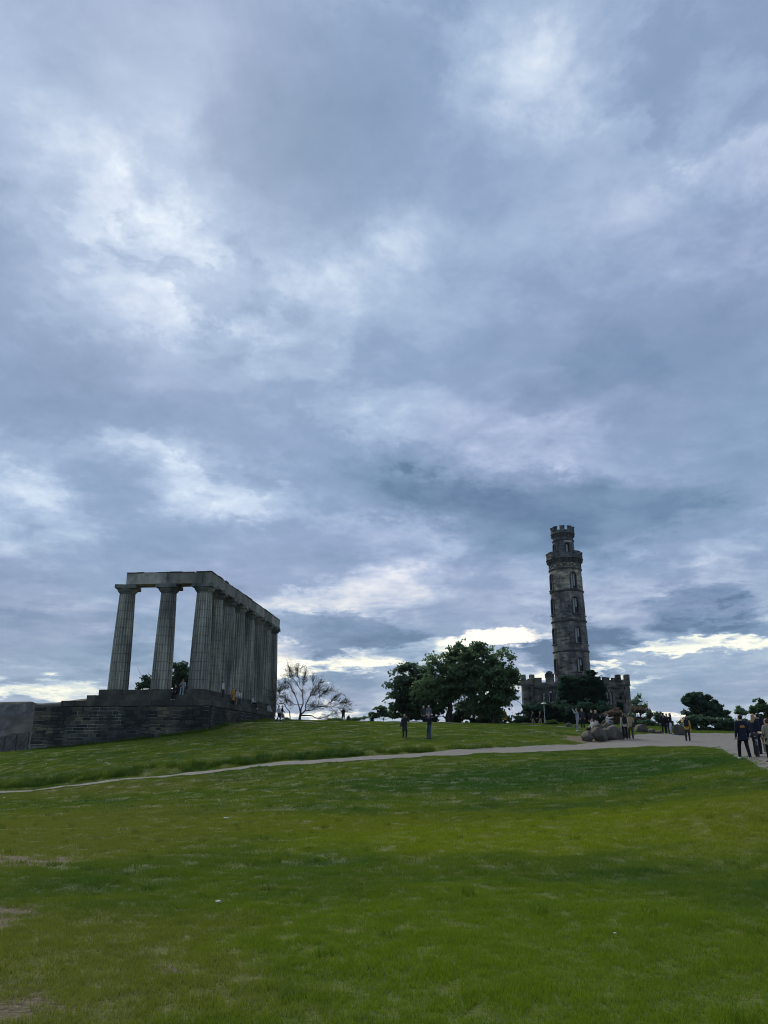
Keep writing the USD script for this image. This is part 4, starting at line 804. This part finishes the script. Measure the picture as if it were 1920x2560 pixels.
# ---------------------------------------------------------------- boulders
stone('boulder_stone', (50, 47, 42), (76, 72, 64), (100, 95, 85), .9, .6, .3, patch=((70, 68, 52), 1.3, .5))
def boulder(label, conv, x0, x1, ytop, ybot, Y, seed, flat=0.0):
    rg = np.random.default_rng(seed); (u0, v0), (u1, v1) = conv(x0, ytop), conv(x1, ybot); Y = on((u0 + u1) / 2, v1)[1] if Y == 0 else Y; a, b, c = at(u0, v1, Y), at(u1, v1, Y), at((u0 + u1) / 2, v0, Y)
    w, cx = b[0] - a[0], (a[0] + b[0]) / 2; g0 = hz(cx, Y); h = max(c[2] - g0, .25); w = max(w, 1.22 * h)
    m = trimesh.creation.icosphere(4, 1.0); v = m.vertices; q = 1 + .34 * (meshkit.fbm(v * 1.3 + seed, 4, seed) - .5); v = v * q[:, None]
    for _ in range(5):                                              # worn flat faces
        d = rg.normal(size=3); d /= np.linalg.norm(d); k = v @ d; lim = rg.uniform(.62, .85); over = np.maximum(k - lim, 0); v = v - over[:, None] * d * .85
    v = v * (1 + .05 * (meshkit.fbm(v * 5, 3, seed + 3)[:, None] - .5)); v[:, 2] += .55
    sc = V3(w / (np.ptp(v[:, 0])), w / np.ptp(v[:, 1]) * .85, h / v[:, 2].max() / 1.0); v = v * sc; v[:, 0] -= (v[:, 0].max() + v[:, 0].min()) / 2
    v[:, 2] += 0.0; m.vertices = v
    x = UsdGeom.Mesh.Define
    o = obj('boulder', m, 'boulder_stone', smooth=60, label=label, cat='boulder'); UsdGeom.Xformable(o).AddTranslateOp().Set(Gf.Vec3d(cx, Y, g0)); return V3(cx, Y, g0), w, h
ZB_ = Zc(1420, 1740, .12055)
BO = [('dome shaped boulder at the front left of the heap, its underside dark', 285, 525, 715, 930, 0), ('largest rounded boulder at the front middle of the heap', 660, 950, 668, 908, 0), ('split boulder at the front right beside the two people with backs turned', 945, 1190, 668, 865, 0),
      ('low flat boulder that a person in a white jacket sits on', 470, 665, 700, 838, 0), ('small boulder behind the largest one, left', 575, 735, 638, 800, 57.5), ('hump backed boulder at the back left of the heap', 555, 765, 548, 790, 59), ('long high boulder crowning the heap, a person in white behind it', 715, 1115, 532, 800, 60), ('tilted boulder between the crowning one and the split one', 885, 1040, 602, 800, 58), ('small low boulder at the right end of the heap', 1075, 1190, 640, 760, 60),
      ('pale grey boulder alone at the lawn edge by the shrubs', -45, 95, 555, 645, 0), ('little boulder half hidden behind the person in grey', 135, 215, 588, 650, 72.5), ('big smooth boulder right of the two backpackers', 1400, 1660, 583, 755, 0)]
for i, (lb, *q) in enumerate(BO): boulder(lb, ZB_, *q[:4], q[4], 200 + i)
for i, (lb, x0, x1, y0, y1, Y) in enumerate([('round boulder right of the big smooth one', 882, 928, 470, 500, 67), ('low long boulder at the gravel edge, farthest of the row', 922, 982, 482, 503, 67), ('tall leaning boulder beside the dark dressed group', 1052, 1114, 443, 510, 66)]): boulder(lb, Z5, x0, x1, y0, y1, Y, 230 + i)
mo = at(*ZT(1462, 1060), 92); mg = hz(mo[0], 92)
mk = trimesh.creation.icosphere(3, 1.0); mk.vertices = mk.vertices * V3(.25, .18, .42) * (1 + .2 * (meshkit.fbm(mk.vertices * 1.7, 3, 4)[:, None] - .5)); o = obj('standing_stone', mk, 'boulder_stone', smooth=60, label='small upright brown stone on the crest right of the bare tree', cat='stone'); UsdGeom.Xformable(o).AddTranslateOp().Set(Gf.Vec3d(mo[0], 92, mg + .28))

# ---------------------------------------------------------------- people
CLOTH = dict(black=(24, 26, 30), navy=(28, 33, 46), white=(176, 180, 180), cream=(166, 158, 138), beige=(138, 122, 94), grey=(124, 130, 136), midgrey=(82, 86, 90), charcoal=(44, 47, 50), yellow=(172, 140, 60), mustard=(150, 112, 48), denim=(52, 66, 84), olive=(66, 66, 50), brown=(78, 58, 42), khaki=(128, 122, 100), orange=(168, 96, 44), lightblue=(132, 156, 180))
for k, c in CLOTH.items(): plain('cloth_' + k, c, .85, .15, .14, 7.0)
plain('skin', (186, 146, 122), .6, .3, .05); plain('hair_black', (20, 18, 17), .5); plain('hair_brown', (58, 42, 30), .55); plain('hair_blond', (150, 122, 78), .55); plain('hair_grey', (150, 148, 142), .6); plain('shoe_white', (190, 192, 190), .6); plain('shoe_black', (22, 22, 24), .5); plain('phone', (16, 17, 19), .2)
SPH = {}
def sphere(r, seg=12):
    r = round(r, 4)
    if r not in SPH: SPH[r] = m3.Manifold.sphere(r, seg)
    return SPH[r]
def bone(a, b, ra, rb): return m3.Manifold.batch_hull([sphere(ra).translate(list(map(float, a))), sphere(rb).translate(list(map(float, b)))])
def chain(pts, rad): return [bone(pts[i], pts[i + 1], rad[i], rad[i + 1]) for i in range(len(pts) - 1)]
def union(ms): return m3.Manifold.batch_boolean(ms, m3.OpType.Add)
def person(label, pos, face, top='black', legs='black', hair='black', H=1.72, pose='stand', arms=('down', 'down'), shoe='black', bag=None, coat=0.0, hat=None, step=.10, longhair=False, seat=.45, bagcol='black', lean=0.0, extra=None, group=None):
    """built facing local +y, feet (or seat) at the origin; face 0 looks away from the camera, 180 towards it, 90 to the right"""
    k = H / 1.72; up = V3(0, 0, 1); J = {}
    if pose in ('stand', 'walk'):
        hip = V3(0, 0, .93); ft = {-1: V3(-.10, step if pose == 'stand' else .30, 0), 1: V3(.10, -.02 if pose == 'stand' else -.26, 0)}
        if pose == 'stand': ft = {-1: V3(-.11, .02, 0), 1: V3(.12, .06, 0)}
        for s in (-1, 1):
            h = hip + V3(.088 * s, 0, -.03); f = ft[s] + V3(0, 0, .085); kn = (h + f) / 2 + V3(.01 * s, .04 if pose == 'stand' else .07, .02); J[s] = [h, kn, f, ft[s]]
    elif pose == 'sit':
        hip = V3(0, 0, .10)
        for s in (-1, 1):
            h = hip + V3(.09 * s, .02, 0); kn = V3(.12 * s, .43, .12); f = V3(.11 * s, .46 + .06 * s, -seat + .085); J[s] = [h, kn, f, V3(f[0], f[1], -seat)]
    elif pose == 'lounge':
        hip = V3(0, 0, .11)
        for s in (-1, 1):
            h = hip + V3(.09 * s, .02, 0); kn = V3(.12 * s, .40, .30 if s > 0 else .14); f = V3(.11 * s, .78 if s < 0 else .62, .08); J[s] = [h, kn, f, V3(f[0], f[1], 0)]
    ln = V3(0, math.sin(lean), math.cos(lean)); nk = hip + ln * .53; ch = hip + ln * .36; hd = nk + ln * .145 + V3(0, .02, 0)
    sh = {s: hip + ln * .475 + V3(.185 * s, 0, 0) for s in (-1, 1)}; A = {}
    for s, a in zip((-1, 1), arms):
        S = sh[s]
        E_, Wr = {'down': (S + V3(.05 * s, -.03, -.28), S + V3(.06 * s, .04, -.53)), 'swing': (S + V3(.05 * s, .10 * s, -.27), S + V3(.05 * s, .26 * s + .05, -.46)), 'phone': (S + V3(.07 * s, .20, -.17), S + V3(-.10 * s, .40, .06)), 'up': (S + V3(.10 * s, .18, -.02), S + V3(-.06 * s, .30, .22)), 'face': (S + V3(.08 * s, .16, -.20), S + V3(-.12 * s, .20, .10)),
                  'lap': (S + V3(.07 * s, .10, -.25), S + V3(-.04 * s, .32, -.30)), 'hold': (S + V3(.07 * s, .02, -.27), S + V3(-.02 * s, .26, -.24)), 'pocket': (S + V3(.10 * s, -.06, -.27), S + V3(.02 * s, .06, -.48)), 'back': (S + V3(.06 * s, -.16, -.22), S + V3(.05 * s, -.22, -.44)), 'out': (S + V3(.14 * s, .20, -.10), S + V3(.10 * s, .42, -.02))}[a]
        A[s] = [S, E_, Wr]
    # the body: one continuous skin
    B = [bone(hip, ch, .085, .08), bone(ch, nk - ln * .06, .08, .045), bone(nk - ln * .06, hd, .046, .05)] + [bone(hip + V3(-.05, 0, 0), hip + V3(.05, 0, 0), .085, .085)]
    head = m3.Manifold.batch_hull([sphere(.082).translate(list(hd + V3(0, -.012, .035))), sphere(.07).translate(list(hd + V3(0, .02, .02))), sphere(.045).translate(list(hd + V3(0, .045, -.065)))])
    B += [head, bone(hd + V3(0, .085, .012), hd + V3(0, .103, -.022), .008, .014), bone(hd + V3(-.03, .088, -.055), hd + V3(.03, .088, -.055), .006, .006)] + [sphere(.018).translate(list(hd + V3(.083 * s, -.005, -.005))) for s in (-1, 1)] + [sphere(.011).translate(list(hd + V3(.03 * s, .083, .022))) for s in (-1, 1)]
    for s in (-1, 1):
        h, kn, f, g = J[s]; B += chain([h, kn, f, g + V3(0, .02, .05)], [.085, .055, .04, .04]); S, E_, Wr = A[s]; B += chain([S, E_, Wr], [.05, .04, .028])
        d = Wr - E_; d /= np.linalg.norm(d); side = np.cross(d, V3(0, 1, 0.2)); side /= np.linalg.norm(side) + 1e-9; pal = Wr + d * .075; curl = np.cross(side, d)
        B.append(m3.Manifold.batch_hull([sphere(.018).translate(list(Wr + d * .01)), sphere(.015).translate(list(pal + side * .028)), sphere(.015).translate(list(pal - side * .028))]))
        for i, o in enumerate((-.03, -.010, .011, .031)):
            b0 = pal + side * o; l = (.060, .074, .070, .054)[i]; b1 = b0 + d * l * .5 + curl * .010; b2 = b1 + d * l * .35 + curl * .028; B += chain([b0, b1, b2], [.0095, .0088, .008])
        t0 = Wr + d * .03 + side * .03 * s; t1 = t0 + side * .03 * s + d * .03; B += chain([t0, t1, t1 + d * .03 + curl * .01], [.011, .010, .009])
    t = thing('person', label, 'person', pos, -math.radians(face), group)
    def put_(name, man, mat, parent=t):
        m = from_mani(man); m.vertices = m.vertices * k; m.merge_vertices(); return obj(name, m, mat, parent, smooth=50)
    body = put_('body', union(B), 'skin')
    sw = [bone(hip - ln * .02 + V3(-.05, 0, 0), hip - ln * .02 + V3(.05, 0, 0), .125, .125), m3.Manifold.batch_hull([sphere(.12).translate(list(hip + V3(x, 0, -.02))) for x in (-.05, .05)] + [sphere(.11).translate(list(ch + V3(x, 0, .02))) for x in (-.10, .10)]), m3.Manifold.batch_hull([sphere(.11).translate(list(ch + V3(x, 0, .02))) for x in (-.10, .10)] + [sphere(.068).translate(list(sh[x])) for x in (-1, 1)] + [sphere(.06).translate(list(nk - ln * .02))])]
    if coat and pose in ('stand', 'walk'): sw.append(m3.Manifold.batch_hull([sphere(.12).translate(list(hip + V3(x, 0, 0))) for x in (-.05, .05)] + [sphere(.06).translate(list(V3(x, y, .93 - coat))) for x in (-.13, .13) for y in (-.09, .10)]))
    for s in (-1, 1): sw += chain(A[s], [.068, .056, .042])
    put_('jacket', union(sw), 'cloth_' + top, body)
    tr = [bone(hip + V3(-.05, 0, -.03), hip + V3(.05, 0, -.03), .118, .118)]
    for s in (-1, 1): h, kn, f, g = J[s]; tr += chain([h, kn, f], [.102, .072, .058])
    put_('trousers', union(tr), 'cloth_' + legs, body)
    for s in (-1, 1):
        g = J[s][3]; put_('shoe', m3.Manifold.batch_hull([sphere(.042).translate(list(g + V3(0, -.04, .045))), sphere(.038).translate(list(g + V3(0, .15, .04))), sphere(.045).translate(list(g + V3(0, .0, .075)))]), 'shoe_' + shoe, body)
    hm = 'hair_' + hair
    if hat: put_('hat', union([m3.Manifold.batch_hull([sphere(.092).translate(list(hd + V3(0, -.008, .05))), sphere(.085).translate(list(hd + V3(0, -.01, .085)))])]), 'cloth_' + hat, body)
    if not hat or longhair:
        hr = [m3.Manifold.batch_hull([sphere(.088).translate(list(hd + V3(0, -.028, .045))), sphere(.07).translate(list(hd + V3(0, -.035, -.01))), sphere(.05).translate(list(hd + V3(0, .035, .075)))])]
        if longhair: hr += [m3.Manifold.batch_hull([sphere(.07).translate(list(hd + V3(0, -.04, 0))), sphere(.055).translate(list(hd + V3(-.04, -.07, -.2))), sphere(.055).translate(list(hd + V3(.04, -.07, -.2)))])]
        put_('hair', union(hr), hm, body)
    if 'phone' in arms or 'up' in arms or 'face' in arms:
        q = [A[s][2] + (A[s][2] - A[s][1]) / np.linalg.norm(A[s][2] - A[s][1]) * .10 for s, a in zip((-1, 1), arms) if a in ('phone', 'up', 'face')]; c = np.mean(q, 0); b = m3.Manifold.cube([.16, .012, .08], True).translate(list(c + V3(0, .03, .01))); put_('held_phone', b, 'phone', t)
    if bag == 'backpack':
        b = ch + V3(0, -.20, .02); put_('backpack', m3.Manifold.batch_hull([sphere(.05).translate(list(b + V3(x, y, z))) for x in (-.11, .11) for y in (-.05, .03) for z in (-.20, .17)]), 'cloth_' + bagcol, t)
    if bag == 'shoulder':
        b = hip + V3(.24, -.04, .06); put_('shoulder_bag', m3.Manifold.batch_hull([sphere(.04).translate(list(b + V3(x, y, z))) for x in (-.02, .05) for y in (-.12, .12) for z in (-.12, .12)]), 'cloth_' + bagcol, t)
    return t, dict(hd=hd * k, ch=ch * k, hip=hip * k, nk=nk * k)
def ground_at(u, Y, v=1840): p = at(u, v, Y); return V3(p[0], Y, hz(p[0], Y))
# on the temple's steps
def step_spot(u, x, z, v):
    lo, hi = -3.0, 32.0
    for _ in range(50):
        m = (lo + hi) / 2; P = mon(m, -x, z) - EYE; d = P @ V3(0, math.cos(PITCH), math.sin(PITCH)); uu = 960 + FOC * P[0] / d
        lo, hi = (m, hi) if uu < u else (lo, m)
    return mon(lo, -x, z)
def front_spot(u, y, z):
    lo, hi = -3.0, 16.0
    for _ in range(50):
        m = (lo + hi) / 2; P = mon(y, m, z) - EYE; d = P @ V3(0, math.cos(PITCH), math.sin(PITCH)); uu = 960 + FOC * P[0] / d
        lo, hi = (m, hi) if uu > u else (lo, m)
    return mon(y, lo, z)
MD = math.degrees(MTH)
person('person in black sitting on the lower temple step beside the man in a pale hoodie', front_spot(438, -1.08, -.525), 180 + MD, 'black', 'black', 'black', pose='sit', seat=.53, arms=('lap', 'lap'), longhair=True, shoe='white')
person('person in a pale grey hoodie and trousers sitting hunched on the top temple step', front_spot(459, -.68, .005), 180 + MD, 'grey', 'grey', 'brown', pose='sit', seat=.53, arms=('lap', 'face'), lean=.35, shoe='white')
person('person in a white shirt standing on the steps, leftmost on the long temple side', step_spot(556, 1.17, -.53, 1744), 100, 'white', 'charcoal', 'black', arms=('pocket', 'down'), H=1.7)
person('person in a mustard cardigan and black skirt standing on the temple steps', step_spot(581, 1.62, -1.06, 1750), 120, 'mustard', 'black', 'brown', arms=('hold', 'down'), coat=.45, H=1.68)
person('long haired person in white on the steps right of the mustard cardigan', step_spot(588.5, 1.62, -1.06, 1752), 60, 'white', 'khaki', 'black', arms=('hold', 'down'), longhair=True, H=1.62)
person('person carrying a white bag on their back on the temple steps', step_spot(599, 1.62, -1.06, 1754), 40, 'white', 'midgrey', 'brown', arms=('out', 'down'), bag='backpack', bagcol='white', H=1.55)
person('person in a white jacket sitting on the steps near the far temple column', step_spot(631, 1.17, -.525, 1760), 92, 'white', 'black', 'brown', pose='sit', seat=.53, arms=('lap', 'lap'), shoe='white')
person('person in white lounging on the steps at the far end of the temple', step_spot(671, 1.60, -1.055, 1780), 20, 'white', 'white', 'brown', pose='lounge', arms=('lap', 'down'), shoe='white')
# on the crest
person('person in a white T-shirt and black trousers striding beside the far end of the temple', ground_at(694, 84), 60, 'white', 'black', 'black', pose='walk', arms=('swing', 'swing'), H=1.75, shoe='white')
person('person in black walking close behind the white T-shirt by the temple', ground_at(703, 86), 75, 'black', 'grey', 'black', pose='walk', arms=('swing', 'swing'), H=1.66)
person('person in dark clothes standing in front of the bare tree, hands raised to the face', ground_at(857.5, 96), 180, 'charcoal', 'black', 'black', arms=('phone', 'phone'), coat=.2, H=1.74)
person('person in black on the skyline beside the dirt mound', ground_at(929.5, 101) - V3(0, 0, .55), 180, 'black', 'black', 'brown', arms=('pocket', 'pocket'), coat=.3, H=1.72)
person('person in a dark coat photographing on the lawn, left of the pair', ground_at(1012, 57.2), 170, 'charcoal', 'black', 'brown', arms=('phone', 'face'), coat=.32, bag='shoulder', bagcol='charcoal', H=1.70, longhair=True)
person('person in a dark jacket and jeans holding up a phone on the lawn', ground_at(1074, 56.8), -118, 'navy', 'denim', 'black', arms=('phone', 'phone'), H=1.84, step=.2)
person('grey haired person in a grey cloak on the crest path behind the lawn photographers', ground_at(1073, 79), 180, 'midgrey', 'charcoal', 'grey', arms=('down', 'down'), coat=.5, H=1.74)
person('person in black with grey hair before the tree trunks, left of the grey cloak', ground_at(1060, 81), 160, 'charcoal', 'black', 'grey', arms=('pocket', 'down'), H=1.70)
person('person in a mustard yellow coat beside the drooping tree', ground_at(1264, 86) - V3(0, 0, .1), 150, 'mustard', 'black', 'black', arms=('down', 'down'), coat=.35, H=1.68, bag='backpack')
person('person in black with pale trousers in the shade left of the lamp', ground_at(1334, 91) - V3(0, 0, .3), 90, 'black', 'khaki', 'black', arms=('swing', 'swing'), pose='walk', H=1.7)
person('person in black with beige trousers in the shade just left of the lamp post', ground_at(1354, 90) - V3(0, 0, .25), -90, 'black', 'beige', 'black', arms=('swing', 'swing'), pose='walk', H=1.7)
# by the boulders
person('person in a pale grey tracksuit lifting a phone to photograph the sky', ground_at(1447, 63), -70, 'grey', 'grey', 'black', arms=('up', 'up'), shoe='white', H=1.76)
person('white haired person in a dark jacket behind the grey tracksuit', ground_at(1459, 70), 180, 'charcoal', 'black', 'grey', arms=('pocket', 'pocket'), H=1.72)
b4y = on(*ZB_(560, 838))[1]; b4 = at(*ZB_(520, 700), b4y)
person('person in a white jacket sitting on the low boulder looking at a phone', V3(b4[0], b4y, b4[2] - .06), -100, 'white', 'black', 'brown', pose='sit', arms=('face', 'lap'), seat=.5, H=1.7)
person('blond person in black and white standing behind the boulders', ground_at(1493, 64), 150, 'black', 'white', 'blond', arms=('hold', 'down'), longhair=True, H=1.68)
person('person in black standing behind the boulders, left of the blond one', ground_at(1483, 66), 200, 'black', 'black', 'black', arms=('hold', 'down'), longhair=True, H=1.66)
bw = at(*ZB_(820, 560), 61.2)
person('person in a white top sitting behind the crowning boulder', V3(bw[0], 61.2, bw[2] - .12), 110, 'white', 'denim', 'black', pose='sit', arms=('lap', 'out'), seat=.5, longhair=True, H=1.62)
person('person in a cream jacket with a black backpack, back turned, by the boulders', ground_at(1563.5, 58), 8, 'cream', 'black', 'black', arms=('down', 'down'), bag='backpack', H=1.78)
person('person in a beige jacket with a dark bag beside the cream jacket', ground_at(1578, 58.4), 15, 'beige', 'olive', 'brown', arms=('hold', 'down'), bag='shoulder', bagcol='charcoal', H=1.82)
# on the gravel
person('person in black at the left of the group by the leaning boulder', ground_at(1662, 67), 20, 'black', 'black', 'black', arms=('pocket', 'down'), H=1.72, coat=.2)
person('second person in black in the group before the scrub', ground_at(1671, 67.5), 200, 'black', 'charcoal', 'black', arms=('hold', 'down'), H=1.68)
person('person in a dark top and white skirt in the group by the leaning boulder', ground_at(1680, 66.5), -60, 'black', 'white', 'black', arms=('out', 'down'), coat=.0, longhair=True, H=1.72)
yp, _ = person('person in a yellow and white jacket holding a camera up on the gravel', ground_at(1719, 57), 20, 'yellow', 'charcoal', 'black', arms=('up', 'down'), bag='backpack', bagcol='navy', shoe='white', H=1.74)
npers, jj = person('person in a navy coat with an orange print on the back walking away', ground_at(1856, 33.4), 5, 'navy', 'black', 'black', pose='walk', arms=('down', 'down'), coat=.18, H=1.80, shoe='white')
g_look = None
# the print: three lines of mock lettering, a curved block of short bars too small to read
bars = cat_([box(x, -.125, 1.24 + z, w, .006, .022) for z, row in ((.06, (-.05, 0, .05)), (.02, (-.08, -.03, .03, .08)), (-.02, (-.06, .0, .06))) for x, w in [(q, .042) for q in row]])
plain('orange_print', (214, 150, 70), .7); obj('orange_print', bars.apply_translation([0, -.01, .06]), 'orange_print', npers)
person('person with orange hair in a dark navy coat, farther right on the gravel', ground_at(1888, 36), 60, 'navy', 'black', 'blond', arms=('pocket', 'down'), coat=.12, H=1.84, longhair=True, bag=None)
person('person in a dark coat and pale trousers at the right edge', ground_at(1901, 36.6), 20, 'navy', 'khaki', 'black', arms=('down', 'hold'), coat=.15, H=1.80, shoe='white')
person('person with a beige and black scarf cut off by the right edge of the view', ground_at(1921, 30.5), -20, 'khaki', 'black', 'brown', arms=('hold', 'down'), coat=.2, H=1.60, bag='shoulder', bagcol='black')
# ---------------------------------------------------------------- street furniture and small things
bp = ground_at(1887, 33.0); bo = thing('bollard', 'dark round bollard plastered with pale stickers among the walkers', 'bollard', bp)
obj('post', lathe([(0, -.1), (.11, -.1), (.11, .0), (.085, .02), (.085, .84), (.10, .86), (.10, .92), (.06, .97), (0, .985)], 24), 'iron', bo, smooth=40)
rg = np.random.default_rng(3)
for i in range(12):
    a = rg.uniform(-2.6, -.5); z = rg.uniform(.45, .85); obj('sticker', sector(.084, .0885, z - rg.uniform(.03, .05), z + rg.uniform(.02, .05), a, a + rg.uniform(.5, .9), 3), 'pale_plaque' if i % 3 else 'cloth_midgrey', bo)
plain('galvanised', (150, 152, 148), .5, .4, .1)
lp = at(1363, 1816, 86); lp = V3(lp[0], 86, hz(lp[0], 86)); topz = at(1362, 1760, 86)[2] - lp[2]
lamp = thing('lamp_post', 'slender pale lamp post with a flat disc head at the lawn edge', 'lamp post', lp)
obj('post', lathe([(0, -.2), (.075, -.2), (.075, .5), (.05, .55), (.04, topz - .05), (0, topz - .05)], 12), 'galvanised', lamp, smooth=40)
obj('lamp_head', lathe([(0, topz - .08), (.08, topz - .07), (.30, topz + .0), (.31, topz + .05), (.2, topz + .12), (0, topz + .14)], 24), 'galvanised', lamp, smooth=40)
# railing at the far left, from the plinth's corner
fa, fb = mon(-1.6, 15.4, 0), at(-150, 1885, 79); fa[2] = fb[2] = 0
rail = thing('railing', 'dark iron railing running left from the corner of the plinth', 'fence', V3(fa[0], fa[1], hz(fa[0], fa[1])))
Lr = np.linalg.norm(fb - fa); nb_ = int(Lr / .11); o0 = V3(fa[0], fa[1], hz(fa[0], fa[1]))
topline = []
for i in range(nb_ + 1):
    p = fa + (fb - fa) * i / nb_; p[2] = hz(p[0], p[1]); q = p - o0; big = i % 14 == 0
    if i % 1 == 0: obj('post' if big else 'bar', cat_([box(q[0], q[1], q[2] + .85, .06 if big else .028, .06 if big else .028, 1.9)] + ([] if big else [trimesh.creation.cone(.022, .1).apply_translation([q[0], q[1], q[2] + 1.80])])), 'iron', rail)
    topline.append(q)
for z in (.25, 1.62): obj('rail', tube(np.array(topline[::4]) + V3(0, .035, z), .022, 5), 'iron', rail)
# litter on the lawn
plain('paper', (176, 176, 170), .8, .2, .05)
for i, (u, v, s, lb) in enumerate([(545, 2263, .055, 'crumpled white paper scrap in the middle of the near lawn'), (565, 2049, .10, 'flat white paper scrap on the lawn below the path'), (1538, 2344, .022, 'tiny pale scrap low on the right of the lawn'), (195, 1890, .09, 'white scrap on the slope below the plinth, right one'), (115, 1911, .09, 'white scrap on the slope below the plinth, left one'), (435, 1853, .10, 'white scrap near the foot of the plinth'), (10, 1997, .08, 'small pale scrap beside the path at the left edge'), (755, 1926, .07, 'small pale scrap just below the path')]):
    p = on(u, v); s *= .55
    if p is None: continue
    m = trimesh.creation.icosphere(2, s); m.vertices = m.vertices * V3(1.2, .8, .5) * (1 + .9 * (meshkit.noise(m.vertices / s * 1.6 + i * 3, i)[:, None] - .5)); o = obj('litter', m, 'paper', label=lb, cat='litter'); UsdGeom.Xformable(o).AddTranslateOp().Set(Gf.Vec3d(*(p + V3(0, 0, .03 + s * .3))))

# ---------------------------------------------------------------- the damp air
hg = G(); hv = hg('principled_volume', 'volume', color=(.86, .92, 1.0), density=.00003, anisotropy=.2)
usdkit.material(stage, '/World/Looks/haze_air', hg.n, hg.l, volume=hv)
hb = trimesh.creation.box([10900, 6900, 180.0]); hb.apply_translation([0, 2550, -12.0])
obj('haze', hb, 'haze_air', kind='stuff', label='faint haze filling the damp air over the hill', cat='haze')
